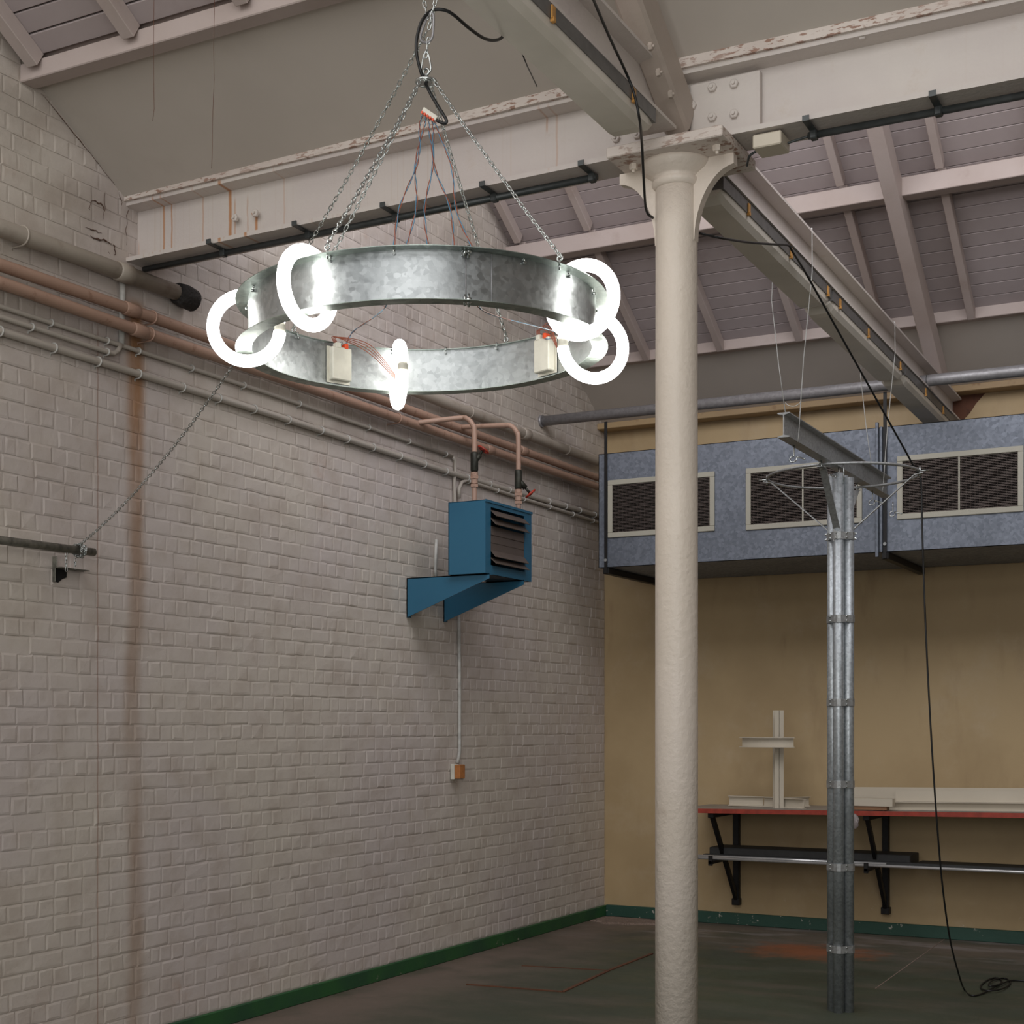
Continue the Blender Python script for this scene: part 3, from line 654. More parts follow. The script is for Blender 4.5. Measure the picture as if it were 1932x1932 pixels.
def feed(p_start, xo, y, ztop, valve_z, side, wheel_off):
    x_end = xo
    pts = [p_start, (xo-.11, y, ztop+.006), (xo-.05, y, ztop-.005), (xo-.012, y, ztop-.045), (xo, y, ztop-.11), (xo, y, HZ1)]
    pp = MB().tube(catmull(pts, 7), .0155, 12).build('feed_pipe', M['pink_pipe'], he, label='rusty pink feed pipe')
    m = MB()
    for dz, rr_, hh_, nn_ in ((-.072, .0225, .010, 12), (-.092, .027, .009, 6), (-.115, .0205, .014, 12), (-.142, .025, .008, 6)):
        m.lathe([(rr_, valve_z+dz-hh_), (rr_, valve_z+dz+hh_)], xo, y, nn_)
    m.sm = [False]*len(m.sm)
    m.build('union', M['pink_pipe'], pp)
    b = Vector((xo, y, valve_z)); tip = b+Vector(wheel_off)
    v_ = MB().tube([b+Vector((0,0,-.06)), b+Vector((0,0,-.05)), b+Vector((0,0,.05)), b+Vector((0,0,.06))], [.019,.024,.024,.019], 10).tube([b, b.lerp(tip, .6)], .017, 8).tube([b.lerp(tip, .5), tip], .008, 8).build('valve', M['brassgreen'], he, label='dark bronze stop valve')
    ax = (tip-b).normalized(); t1 = ax.cross(Vector((1,.2,0))).normalized(); t2 = ax.cross(t1)
    ring = [tip+(t1*math.cos(2*math.pi*k/18)+t2*math.sin(2*math.pi*k/18))*.034 for k in range(18)]
    hw = MB().tube(ring, .007, 8, closed=True)
    for k in range(3): hw.tube([tip, tip+(t1*math.cos(2.09*k)+t2*math.sin(2.09*k))*.034], .005, 6)
    hw.tube([tip-ax*.008, tip+ax*.01], .012, 8); hw.build('handwheel', M['red'], v_, label='red handwheel')
q = ony(895,870,7.5)
feed(onx(786,798,.085), ony(895,870,7.50)[0], 7.50, ony(880,789,7.50)[2], ony(893,872,7.5)[2], 1, (.045, .03, .075))
feed(onx(868,806,.085), ony(978,905,7.83)[0], 7.83, ony(962,803,7.83)[2], ony(976,905,7.83)[2], -1, (.06, .045, -.085))

# ------------------------------------------------------------ workbench on wall brackets
def zt(x): return .893+.0148*(x-1.03)
TY = 9.62
wbn = empty('workbench', (3, 10, 0), 'long wall workbench with red edge on black brackets', 'workbench')
X0, X1 = .86, 5.6
m = MB().add([(X0,TY,zt(X0)-.024),(X1,TY,zt(X1)-.024),(X1,YB-.002,zt(X1)-.024),(X0,YB-.002,zt(X0)-.024),(X0,TY,zt(X0)),(X1,TY,zt(X1)),(X1,YB-.002,zt(X1)),(X0,YB-.002,zt(X0))],[(0,3,2,1),(4,5,6,7),(0,1,5,4),(1,2,6,5),(2,3,7,6),(3,0,4,7)])
m.build('worktop', M['benchtop'], wbn)
MB().add([(X0,TY-.012,zt(X0)-.03),(X1,TY-.012,zt(X1)-.03),(X1,TY,zt(X1)-.03),(X0,TY,zt(X0)-.03),(X0,TY-.012,zt(X0)+.001),(X1,TY-.012,zt(X1)+.001),(X1,TY,zt(X1)+.001),(X0,TY,zt(X0)+.001)],[(0,3,2,1),(4,5,6,7),(0,1,5,4),(1,2,6,5),(2,3,7,6),(3,0,4,7)]).build('edge_strip', M['benchedge'], wbn, label='red front edge')
for x in (1.087, 2.19, 3.30, 4.4):
    MB().box(x-.022, x+.022, YB-.05, YB-.002, .17, zt(x)-.025, .003).box(x-.03, x+.03, YB-.055, YB-.002, .15, .20, .003).build('upright', M['blackmetal'], wbn)
    MB().box(x-.022, x+.022, TY+.03, YB-.05, zt(x)-.065, zt(x)-.025, .003).build('arm', M['blackmetal'], wbn)
    MB().sweep2([(-.012,-.02),(.012,-.02),(.012,.02),(-.012,.02)], (x, TY+.06, zt(x)-.05), (x, YB-.03, .19)).build('brace', M['blackmetal'], wbn)
    MB().box(x-.015, x+.015, 9.64, YB-.05, .50, .525, .003).box(x-.015, x+.015, 9.64, 9.655, .49, .56, .002).build('shelf_arm', M['blackmetal'], wbn)
# bars and boards on the lower brackets
GB = 'bars lying on the lower brackets of the bench'
MB().tube([(.93, 9.70, .537), (5.6, 9.70, .545)], .0105, 10).build('metal_bar', M['chrome'], label='long bright round bar at the front under the bench', cat='bar')
MB().tube([(.95, 9.755, .545), (2.30, 9.755, .547)], .0105, 10).build('metal_bar', M['chrome'], label='shorter bright bar lying behind the long one', cat='bar')
MB().box(.97, 5.5, 9.81, 9.87, .525, .555, .003).build('metal_bar', M['darkboard'], label='dark square section lying along the lower brackets', cat='bar')
MB().box(.99, 2.43, 9.89, 10.16, .525, .60, .004).build('dark_board', M['darkboard'], label='thick dark grey board under the bench, left half', cat='board')
MB().box(2.46, 5.4, 9.90, 10.12, .525, .55, .004).build('dark_board', M['darkboard'], label='long low dark board under the bench, right half', cat='board')

# white steel sculpture of I-sections on the bench
zb0 = zt(1.5)
ms = empty('steel_maquette', (1.5, 9.9, zb0), 'small cream steel sculpture of I-beams with curved crosspiece', 'sculpture')
ux = 1.515; uy = 9.86
Mx = Matrix.Translation((ux, uy, zb0)) @ Matrix.Rotation(math.radians(28), 4, 'Z')
m = MB(); hh = .69; w2 = .032; d2 = .036
m.box(-w2, w2, -d2, -d2+.005, 0, hh, 0, Mx).box(-w2, w2, d2-.005, d2, 0, hh, 0, Mx).box(-.003, .003, -d2, d2, 0, hh, 0, Mx)
m.build('upright', M['whitesteel'], ms)
# curved I-section crosspiece
zc0, zc1 = zb0+.43, zb0+.50; R = .36; cx, cy = 1.467, 9.80+.28
m = MB(); N = 14; vs = []
a0, a1 = math.radians(-121), math.radians(-59)
prof = [(-.03,0),(.03,0),(.03,.005),(.003,.005),(.003,.065),(.03,.065),(.03,.07),(-.03,.07),(-.03,.065),(-.003,.065),(-.003,.005),(-.03,.005)]
for i in range(N+1):
    a = a0+(a1-a0)*i/N
    for p, q in prof: vs.append((cx+(R+p)*math.cos(a), cy+(R+p)*math.sin(a), zc0+q))
n = len(prof); fs = [(i*n+k, i*n+(k+1) % n, (i+1)*n+(k+1) % n, (i+1)*n+k) for i in range(N) for k in range(n)]+[tuple(range(n-1,-1,-1)), tuple(N*n+k for k in range(n))]
m.add(vs, fs).build('curved_crosspiece', M['whitesteel'], ms)
isec = i_section(.072, .05, .004, .004)
for p0, p1 in (((1.11, 9.98, zb0), (1.37, 9.97, zb0)), ((1.38, 9.96, zb0), (1.72, 9.80, zb0)), ((1.52, 9.93, zb0), (1.66, 10.12, zb0))):
    MB().sweep2(isec, p0, p1).build('base_beam', M['whitesteel'], ms)

# stacked steel sections at the right of the bench
GS = 'cream steel sections stacked on the bench'
z0 = zt(2.6)
MB().box(2.02, 2.33, 9.64, 9.72, z0+.001, z0+.034, .002).build('wood_offcut', M['wood'], label='brown wooden block under the short cream beam', cat='wood block')
MB().sweep2([(-.03,0),(.03,0),(.03,.004),(.003,.004),(.003,.052),(.04,.052),(.04,.056),(-.04,.056),(-.04,.052),(-.003,.052),(-.003,.004),(-.03,.004)], (2.2, 9.80, zt(2.2)+.001), (5.4, 9.80, zt(5.4)+.001)).build('steel_section', M['whitesteel'], label='long cream beam at the front of the bench stack', cat='steel beam')
MB().add([(p[0], p[1], p[2]) for p in ((1.95,9.63,zt(2)+.036),(2.37,9.63,zt(2)+.036),(2.37,9.70,zt(2)+.036),(1.95,9.70,zt(2)+.036),(1.95,9.63,zt(2)+.088),(2.37,9.63,zt(2)+.088),(2.37,9.70,zt(2)+.088),(1.95,9.70,zt(2)+.088))],[(0,3,2,1),(4,5,6,7),(0,1,5,4),(1,2,6,5),(2,3,7,6),(3,0,4,7)]).build('steel_section', M['whitesteel'], label='short cream beam on the wood block beside the pole', cat='steel beam')
MB().sweep2([(-.05,.0),(.05,.0),(.05,.088),(.044,.088),(.044,.006),(-.044,.006),(-.044,.145),(-.05,.145)], (2.0, 9.93, zt(2.0)+.001), (5.4, 9.93, zt(5.4)+.001)).build('steel_section', M['whitesteel'], label='long cream beam at the back of the bench stack', cat='steel beam')
MB().sweep2([(-.06,0),(.06,0),(.06,.075),(.055,.075),(.055,.012),(-.06,.012)], (2.35, 9.87, zt(2.3)+.0585), (5.4, 9.87, zt(5.4)+.0585)).build('steel_section', M['whitesteel'], label='cream channel resting on the front beam of the stack', cat='steel beam')
m = MB(); q = Vector(ony(1612,1545,9.60))
random.seed(3); vs = []
for i in range(6):
    for k in range(8):
        a = 2*math.pi*k/8; r = (.028 if 0 < i < 5 else .008)*random.uniform(.6, 1.2)
        vs.append((q.x+r*math.cos(a)*1.2, q.y+r*math.sin(a)*.5, q.z+.035-i*.02))
m.add(vs, [(i*8+k, i*8+(k+1) % 8, i*8+8+(k+1) % 8, i*8+8+k) for i in range(5) for k in range(8)]+[tuple(range(8)), tuple(range(40, 48))]).build('plastic_bag', M['foil'], label='crumpled pale plastic bag hanging off the bench beside the pole', cat='bag')

# ------------------------------------------------------------ bundle-tube pole with hoop
PX, PY = 2.615, 7.415
po = empty('tube_pole', (PX, PY, 0), 'pole of four galvanised tubes clamped together, with hoop on top', 'pole')
rt = .0285; off = rt*math.sqrt(2)+.001; va = math.atan2(0-PY, XC-PX)   # towards the camera
tubes = []
for k in range(4):
    a = va+math.radians(-14)+k*math.pi/2; x = PX+off*math.cos(a); y = PY+off*math.sin(a)
    ztp = 2.795 if k != 1 else 2.775
    MB().tube([(x, y, 0.0), (x, y, ztp)], rt, 20).build('tube', M['tube'], po)
def clamp_path(rr):
    pts = []
    for k in range(4):
        a = va+math.radians(-14)+k*math.pi/2
        for j in (-35, 0, 35):
            b = a+math.radians(j); pts.append((PX+off*math.cos(a)+rr*math.cos(b), PY+off*math.sin(a)+rr*math.sin(b)))
    return pts
for i, py in enumerate((1010, 1167, 1325, 1480, 1637, 1792)):
    zc = 1.5+(CY-py)*7.43/F; hgt = .038
    o_ = clamp_path(rt+.004); i_ = clamp_path(rt+.0005); n = len(o_)
    vs = [(x, y, zc-hgt/2) for x, y in o_]+[(x, y, zc+hgt/2) for x, y in o_]+[(x, y, zc-hgt/2) for x, y in i_]+[(x, y, zc+hgt/2) for x, y in i_]
    fs = []
    for k in range(n):
        j = (k+1) % n; fs += [(k, j, n+j, n+k), (2*n+k, 3*n+k, 3*n+j, 2*n+j), (n+k, n+j, 3*n+j, 3*n+k), (k, 2*n+k, 2*n+j, j)]
    cl = MB().add(vs, fs).build('clamp', M['strap'], po)
    for k in range(4):
        a = va+math.radians(-14+45)+k*math.pi/2; d = Vector((math.cos(a), math.sin(a), 0)); c_ = Vector((PX, PY, 0))+d*(off*.72+rt*.95)
        for dz in (-.011, .012): MB().hexbolt((c_.x, c_.y, zc+dz), d, .006, .008).build('bolt', M['chain'], cl)
zh = 2.80; Rh = .392; hcx, hcy = 2.605, 7.50
hoop = MB().tube([(hcx+Rh*math.cos(2*math.pi*k/72), hcy+Rh*math.sin(2*math.pi*k/72), zh) for k in range(72)], .0075, 8, closed=True).build('hoop', M['strap'], po)
zb_ = 1.5+(CY-1010)*7.43/F
for k, (px, py) in enumerate(((1447,905), (1732,888), (1553,878), (1618,921))):
    hp_ = Vector(onz(px, py, zh)); d = Vector((hp_.x-hcx, hp_.y-hcy, 0)).normalized(); hp_ = Vector((hcx, hcy, zh))+d*Rh
    d = Vector((hp_.x-PX, hp_.y-PY, 0)).normalized(); side = d.cross(Vector((0,0,1)))*.018
    b = Vector((PX, PY, 0))+d*(off*.75+rt+.004)
    P_ = [Vector((b.x, b.y, zb_-.03)), Vector((b.x, b.y, zb_+.035)), Vector((hp_.x, hp_.y, zh-.022))-d*.025, Vector((hp_.x, hp_.y, zh-.012))+d*.02]
    t_ = d*.004; m = MB()
    for i in range(3):
        a_, c_ = P_[i], P_[i+1]; nn = (c_-a_).normalized().cross(side).normalized()*.0045
        vs = [a_-side-nn*.5, a_+side-nn*.5, a_+side+nn*.5, a_-side+nn*.5, c_-side-nn*.5, c_+side-nn*.5, c_+side+nn*.5, c_-side+nn*.5]
        m.add(vs, [(0,1,2,3),(7,6,5,4),(0,4,5,1),(1,5,6,2),(2,6,7,3),(3,7,4,0)])
    st_ = m.build('stay', M['strap'], po)
    for dz in (-.012, .015): MB().hexbolt(Vector((b.x, b.y, zb_+dz))+d*.004, d, .007, .01).build('bolt', M['chain'], st_)
    m = MB()
    m.tube([hp_+Vector((0,0,-.03))+d*.004, hp_+Vector((0,0,.022))+d*.004], .005, 8).tube([hp_-d*.005, hp_+d*.05], .0045, 8).build('bolt', M['chain'], st_)
for dx in (-.006, .02):
    MB().tube([(PX+dx+.01, PY-.05, 2.74), (PX+dx+.01, PY-.05, 2.835)], .004, 8).build('bolt', M['chain'], po)

# small hanging I-beam with pigtail hooks, hung on cords
bx = 2.60; by0, by1 = 6.475, 8.49
hb = empty('hanging_beam', (bx, 7.4, 2.826), 'short grey I-beam hung on white cords above the tube pole', 'beam')
MB().sweep2(i_section(.115, .058, .005, .005), (bx, by0, 2.826), (bx, by1, 2.826)).build('steel_section', M['strap'], hb)
for y in (6.68, 7.23, 8.2, 8.70):
    pts = [(bx-.012, y, 2.83), (bx-.012, y, 2.775)]
    for k in range(1, 13):
        a = math.pi*1.7*k/12; pts.append((bx-.012-.018*math.sin(a)*.9, y-.018*(1-math.cos(a))*.6, 2.775-.017*(1-math.cos(a))))
    pts.append((bx+.03, y-.01, 2.758)); pts.append((bx+.045, y-.012, 2.752))
    MB().tube(catmull([Vector(p) for p in pts], 2), .0036, 6).build('pigtail_hook', M['chain'], hb)
for ys, lab in ((6.56, 'near'), (8.22, 'far')):
    zT = 3.655-.0156*(ys-5.07)
    pts = [(bx-.024, ys+.03, 2.945), (bx-.06, ys+.03, 3.2), (TX-.10, ys+.02, 3.5), (TX-.085, ys, 3.66), (TX-.03, ys, zT+.172), (TX+.1, ys, zT+.172), (TX+.104, ys-.01, 3.60), (bx+.07, ys+.0, 3.2), (bx+.034, ys+.04, 2.85), (bx+.03, ys+.04, 2.822)]
    MB().tube(pts, .0022, 6).build('cord', M['cordwhite'], hb, label='thin white cord')
sl = catmull([ony(1482,760,6.56), ony(1488,765,6.56), ony(1500,766,6.56), ony(1512,758,6.56)], 5)
MB().tube(sl, .0018, 6).build('cord', M['cordwhite'], hb, label='thin white cord')

# ------------------------------------------------------------ chandelier of sheet-metal ring and circular lamps
RX0, RY0, RO, RI, TXs, TYs, ZT = 2.5149, 3.4148, .5135, .4786, .0148, .0104, 2.66
def rp(a, r, dz): 
    x = r*math.cos(a); y = r*math.sin(a); return Vector((RX0+x, RY0+y, ZT+TXs*x+TYs*y+dz))
BAND = .128
ch = empty('ring_chandelier', (RX0, RY0, ZT-BAND), 'round galvanised chandelier ring with five glowing ring lamps', 'chandelier')
def ringmesh(prof, a0, a1, n):
    m = MB(); vs = []; k = len(prof); full = abs(a1-a0-2*math.pi) < 1e-6
    cnt = n if full else n+1
    for i in range(cnt):
        a = a0+(a1-a0)*i/n
        for r, dz in prof: vs.append(rp(a, r, dz))
    fs = []
    for i in range(n):
        j = (i+1) % cnt
        for q in range(k): fs.append((i*k+q, i*k+(q+1) % k, j*k+(q+1) % k, j*k+q))
    if not full: fs += [tuple(range(k-1, -1, -1)), tuple(n*k+q for q in range(k))]
    return m.add(vs, fs, True)
sa = math.radians(-46)
def autosm(o, ang=35):
    for p in o.data.polygons: p.use_smooth = True
    try: o.data.set_sharp_from_angle(angle=math.radians(ang))
    except Exception: pass
    return o
autosm(ringmesh([(RI,-BAND),(RI+.0015,-BAND),(RI+.0015,0),(RI,0)], sa, sa+2*math.pi, 144).build('band', M['galv'], ch))
autosm(ringmesh([(RI+.0016,-BAND+.002),(RI+.003,-BAND+.002),(RI+.003,-.002),(RI+.0016,-.002)], sa+.0, sa+.14, 8).build('band_overlap', M['galv'], ch, label='lapped joint of the band'))
for da in (0.0, .14):
    p0 = rp(sa+da, RI+.0036, -BAND+.002); p1 = rp(sa+da, RI+.0036, -.002)
    MB().tube([p0, p0.lerp(p1, .5), p1], .0016, 5).build('seam', M['pipe_galv'], ch)
autosm(ringmesh([(RI-.010,0.0),(RO,0.0),(RO,.0018),(RI-.010,.0018)], 0, 2*math.pi, 144).build('top_flange', M['flange'], ch))
autosm(ringmesh([(RI-.010,-BAND-.0018),(RO,-BAND-.0018),(RO,-BAND),(RI-.010,-BAND)], 0, 2*math.pi, 144).build('bottom_flange', M['flange'], ch))
for k in range(18):
    a = math.radians(-150+k*20+3)
    for rr, dd in ((RI+.002, 1), (RI-.004, -1)):
        p = rp(a, rr, -.010); d = Vector((math.cos(a), math.sin(a), 0))*dd
        MB().tube([p, p+d*.008], .0042, 7).tube([p+Vector((0,0,.005)), p+Vector((0,0,.018))], .003, 6).build('screw', M['chain'], ch)
for dz in (-.004, -BAND+.004):
    p = rp(sa+.01, RI+.012, dz); MB().tube([p+Vector((0,0,-.016)), p+Vector((0,0,.016))], .0035, 8).tube([p+Vector((0,0,-.006)), p+Vector((0,0,.006))], .008, 6).build('bolt', M['chain'], ch)
    p = rp(sa-.01, RI+.012, dz); MB().tube([p+Vector((-.0,0,-.014)), p+Vector((0,0,.014))], .003, 8).build('bolt', M['chain'], ch)
LD = .216; LR = .0172
for nm, px, py, dg in (('A',465,619,-146.1), ('B',581,543.5,-95.1), ('E',1098,566,.57), ('D',1119,654,43.0), ('C',752,707,130.6)):
    a = math.radians(dg); base = rp(a, RI, -BAND/2); D = proj(*base)[2]
    d = ray(px, py); c = Vector((XC+d[0]*D, d[1]*D, H+d[2]*D))
    rd = Vector((math.cos(a), math.sin(a), 0)); up = Vector((0,0,1)); RR = LD/2-LR
    # the gap (cap) sits inside the ring, low
    g0 = math.radians(178)
    pts = [c+(rd*math.cos(t)+up*math.sin(t))*RR for t in [g0+.13+(2*math.pi-.26)*k/47 for k in range(48)]]
    lamp = MB().tube(pts, LR, 14).build('ring_lamp', M['lamp'], ch, label='glowing circular fluorescent tube')
    pts = [c+(rd*math.cos(t)+up*math.sin(t))*RR for t in [g0-.13+.26*k/4 for k in range(5)]]
    MB().tube(pts, LR*.9, 12).build('lamp_cap', M['ballast'], lamp)
def far_angle(px):
    return min((abs(proj(*rp(math.radians(t), RI, -.06))[0]-px), math.radians(t)) for t in [35+.5*i for i in range(300)])[1]
def near_angle(px):
    return min((abs(proj(*rp(math.radians(t), RI, -.06))[0]-px), math.radians(t)) for t in [-145+.5*i for i in range(300)])[1]
bal = {}
for nm, px in (('L', 637), ('R', 1036)):
    a = far_angle(px); rd = Vector((math.cos(a), math.sin(a), 0)); tg = Vector((-math.sin(a), math.cos(a), 0)); c = rp(a, RI-.018, -.066)
    Mx = Matrix((( -rd.x, tg.x, 0, c.x), (-rd.y, tg.y, 0, c.y), (0, 0, 1, c.z), (0,0,0,1)))
    b_ = MB().box(-.012, .014, -.033, .033, -.05, .05, .003, Mx).box(-.014, -.011, -.04, .04, -.056, .054, 0, Mx).build('ballast', M['ballast'], ch, label='white electronic ballast box')
    MB().box(-.005, .016, -.02, -.008, .046, .062, .001, Mx).build('connector', M['orange'], b_, label='orange connector')
    MB().box(-.005, .016, .006, .022, .046, .062, .001, Mx).build('connector', M['ballast'], b_)
    bal[nm] = (c, a, Mx)
    for k in range(4):
        e = rp(far_angle(742 if nm == 'L' else 1066), RI-.03, -.085 if nm == 'L' else -.05)
        s0 = Mx @ Vector((.006, .012+.004*k, .06)); e0 = Vector(e)+Vector((0, 0, -.004*k))
        mid = s0.lerp(e0, .55)+Vector((0, 0, .05-.006*k))
        MB().tube(catmull([s0, s0+Vector((0,0,.02)), mid, e0], 6), .0013, 5).build('wire', M['brownwire'], b_, label='thin brown lamp wire')

# chain links
def link_mesh(name, L_, W_, r):
    pts = []; a = (L_-W_)/2; hw = W_/2-r
    for k in range(6):
        t = math.pi*k/5; pts.append(Vector((hw*math.cos(t), 0, a+hw*math.sin(t)-0)))
    for k in range(6):
        t = math.pi+math.pi*k/5; pts.append(Vector((hw*math.cos(t), 0, -a+hw*math.sin(t))))
    return MB().tube(pts, r, 6, closed=True)
LINK = None
def chain(pts, parent, name, pitch=.0172, first=None, label=None, cat=None, skip=0):
    """links along a polyline; the first link is the chain object itself when it is top level or a part"""
    global LINK
    P_ = [Vector(p) for p in pts]; seg = []; tot = 0
    for a, b in zip(P_, P_[1:]): seg.append((tot, a, b)); tot += (b-a).length
    n = max(2, int(round(tot/pitch))); root = None
    for i in range(n+1):
        s_ = tot*i/n
        for t0, a, b in seg:
            if t0 <= s_+1e-9: cur = (t0, a, b)
        t0, a, b = cur; d = (b-a).normalized(); p = a+d*(s_-t0)
        q = Vector((0,0,1)).rotation_difference(d) @ Matrix.Rotation(math.pi/2*(i % 2)+.35, 4, 'Z').to_quaternion()
        if root is None:
            mb = link_mesh('link', .0235, .0125, .0018)
            mb.v = [q.to_matrix() @ Vector(v)+p for v in mb.v]
            root = mb.build(name, M['chain'], parent, label=label, cat=cat, origin=p)
            if LINK is None:
                LINK = link_mesh('link', .0235, .0125, .0018).build('link', M['chain'], root, origin=(0,0,0)); base = LINK
                place(LINK, p, root); LINK.rotation_mode = 'QUATERNION'; LINK.rotation_quaternion = q
                LINK.location = Vector((0,0,0)); first_done = True
                P1 = LINK; P1['tmp'] = 1
            continue
        if LINK.get('tmp'):
            place(LINK, p, root); LINK.rotation_quaternion = q; del LINK['tmp']
        else: inst(LINK, 'link', p, root, q)
    return root
HUB = Vector(ony(804, 155, 3.415))
hubp = MB().tube([HUB+Vector((0,0,-.004)), HUB+Vector((0,0,.004))], .018, 24)
tor = [HUB+Vector((.028*math.cos(2*math.pi*k/28), .028*math.sin(2*math.pi*k/28), 0)) for k in range(28)]
hubp.tube(tor, .004, 8, closed=True)
hubp = hubp.build('hub_ring', M['chain'], ch)
MB().tube([HUB, HUB+Vector((0,0,.018))], .005, 10).tube([HUB+Vector((.009*math.cos(2*math.pi*k/16), 0, .028+.009*math.sin(2*math.pi*k/16))) for k in range(16)], .0036, 8, closed=True).build('eye_bolt', M['chain'], hubp)
def carabiner(p, h, wd, r=.0028, tilt=0.0):
    pts = []
    for u, v in ((0,-1),(.55,-.93),(.95,-.65),(.9,-.2),(.7,.35),(.45,.85),(0,1),(-.45,.85),(-.7,.35),(-.9,-.2),(-.95,-.65),(-.55,-.93)):
        x = u*wd/2; z = v*h/2; pts.append(Vector(p)+Vector((x*math.cos(tilt)-z*math.sin(tilt), x*.1, z*math.cos(tilt)+x*math.sin(tilt))))
    pts.append(pts[0]); c_ = catmull(pts, 4)[:-1]
    return MB().tube(c_, r, 8, closed=True)
def zpx(py, D): return 1.5+(CY-py)*D/F
carabiner((HUB.x, HUB.y, zpx(120, 3.99)), .060, .030).build('carabiner', M['chain'], hubp)
att = [('left front', (612,465), -84), ('right front', (1088,488), -16.5), ('right rear', (962,652), 89), ('left rear', (546,625), 177)]
for nm, (px, py), dg in att:
    p = Vector(onz(px, py, ZT+.012)); a = math.atan2(p.y-RY0, p.x-RX0); p = rp(a, .497, .0)
    MB().tube([p+Vector((0,0,-.012)), p+Vector((0,0,.014))], .003, 8).tube([p+Vector((.007*math.cos(2*math.pi*k/12), 0, .02+.007*math.sin(2*math.pi*k/12))) for k in range(12)], .0022, 6, closed=True).build('eye_bolt', M['chain'], ch)
    d = Vector((math.cos(a), math.sin(a), 0)); s_ = HUB+d*.03+Vector((0,0,-.004)); e_ = p+Vector((0,0,.028))
    mid = s_.lerp(e_, .5)+Vector((0,0,-.008))
    chain([s_, s_.lerp(mid, .5)+Vector((0,0,-.004)), mid, mid.lerp(e_, .5)+Vector((0,0,-.003)), e_], ch, 'chain')
# supply wires from the terminal block
TBK = Vector(ony(812, 216, 3.41))
tb = MB()
Mx = Matrix.Translation(TBK) @ Matrix.Rotation(math.radians(38), 4, 'Y')
tbk = MB().box(-.028, .028, -.006, .006, -.007, .007, .001, Mx).build('terminal_block', M['ballast'], ch)
for k in range(5): MB().box(-.026+.011*k, -.020+.011*k, -.008, .004, -.011, -.004, 0, Mx).build('connector', M['orange'], tbk, label='orange connector')
for k, (px, py) in enumerate(((733,462), (757,464), (811,463), (861,464), (912,467))):
    a = near_angle(px); end = rp(a, RI-.04, -.005); s0 = Mx @ Vector((-.022+.011*k, 0, -.008))
    if k == 0: tail = [rp(near_angle(716), RI-.06, -.07), rp(near_angle(706), RI-.08, -.12), bal['L'][2] @ Vector((.03, -.03, .10)), bal['L'][2] @ Vector((.01, -.014, .06))]
    elif k == 4: tail = [rp(near_angle(930), RI-.06, -.07), rp(near_angle(942), RI-.08, -.12), bal['R'][2] @ Vector((.05, -.13, .03)), bal['R'][2] @ Vector((.02, -.03, .04)), bal['R'][2] @ Vector((.01, -.014, .06))]
    else: tail = [rp(a, RI-.035, -.05), rp(a, RI-.03, -.09)]
    m1 = s0.lerp(end, .33)+Vector((.012*(-1)**k, 0, -.012)); m2 = s0.lerp(end, .66)+Vector((-.014*(-1)**k, 0, -.008))
    pth = catmull([s0, s0+Vector((-.012+.006*k, 0, -.03)), m1, m2, end]+tail, 14)
    for w_, mt in ((0, 'bluewire'), (1, 'brownwire')):
        pp = []
        for i, p in enumerate(pth):
            t = i*.55+math.pi*w_; pp.append(p+Vector((math.cos(t), math.sin(t)*.6, 0))*.0022)
        MB().tube(pp, .0013, 5).build('wire', M[mt], ch, label=('blue' if w_ == 0 else 'brown')+' twisted supply wire')

# hoist chain, its karabiner and the upper hanging chain
top = Vector(ony(808, 50, 3.415))
hk = carabiner((top.x, top.y, top.z-.004), .080, .038, .0035, -.25).build('carabiner', M['pipe_galv'], label='large grey karabiner joining the chains above the hub', cat='karabiner')
chain([Vector((HUB.x, HUB.y, zpx(103, 3.99))), Vector((top.x, top.y, top.z-.04))], None, 'chain', label='short vertical chain between the two karabiners', cat='chain')
chain([Vector((top.x-.004, top.y, top.z+.03)), Vector((top.x-.02, top.y, top.z+.10)), Vector((top.x-.03, top.y+.02, s1(3.415)-.07))], None, 'chain', label='chain rising from the large karabiner to the roof', cat='chain')
chain([Vector((top.x+.004, top.y, top.z+.0)), Vector((top.x+.022, top.y, top.z+.062))], None, 'chain', label='chain stub leading up to the thin black wire', cat='chain')
q = Vector((top.x+.022, top.y, top.z+.07))
MB().tube([q, q+Vector((.012, 0, .06)), Vector((q.x+.05, q.y, s1(3.415)-.07))], .0016, 6).build('wire_rope', M['black'], label='thin dark wire rising to the roof beside the chain', cat='wire')
# descending hoist chain (sagging) to the tube on the left wall
E_ = Vector(onx(148, 1030, .12)); S0 = top+Vector((-.01, 0, -.02)); pts = []
for i in range(15):
    t = i/14; p = S0.lerp(E_, t); p.z -= .165*4*t*(1-t); pts.append(p)
chain(pts, None, 'chain', pitch=.0176, label='long slack chain sloping down to the tube on the left wall', cat='chain')
kn = []
c = Vector(onx(149, 1038, .12))
for i in range(64):
    t = i/63; a = t*2*math.pi*4.2; kn.append(c+Vector((math.cos(a)*.026, -.012+.03*t+.006*math.sin(a*1.7), math.sin(a)*.026-.002)))
chain(kn, None, 'chain', pitch=.015, label='chain wound in coils around the wall tube', cat='chain')
for px, py0, py1, lab in ((142,1058,1070,'two chain links hanging below the coiled chain on the right'), (125,1046,1074,'two chain links dangling left of the coiled chain')):
    chain([Vector(onx(px, py0, .12)), Vector(onx(px, py1, .12))], None, 'chain', label=lab, cat='chain')

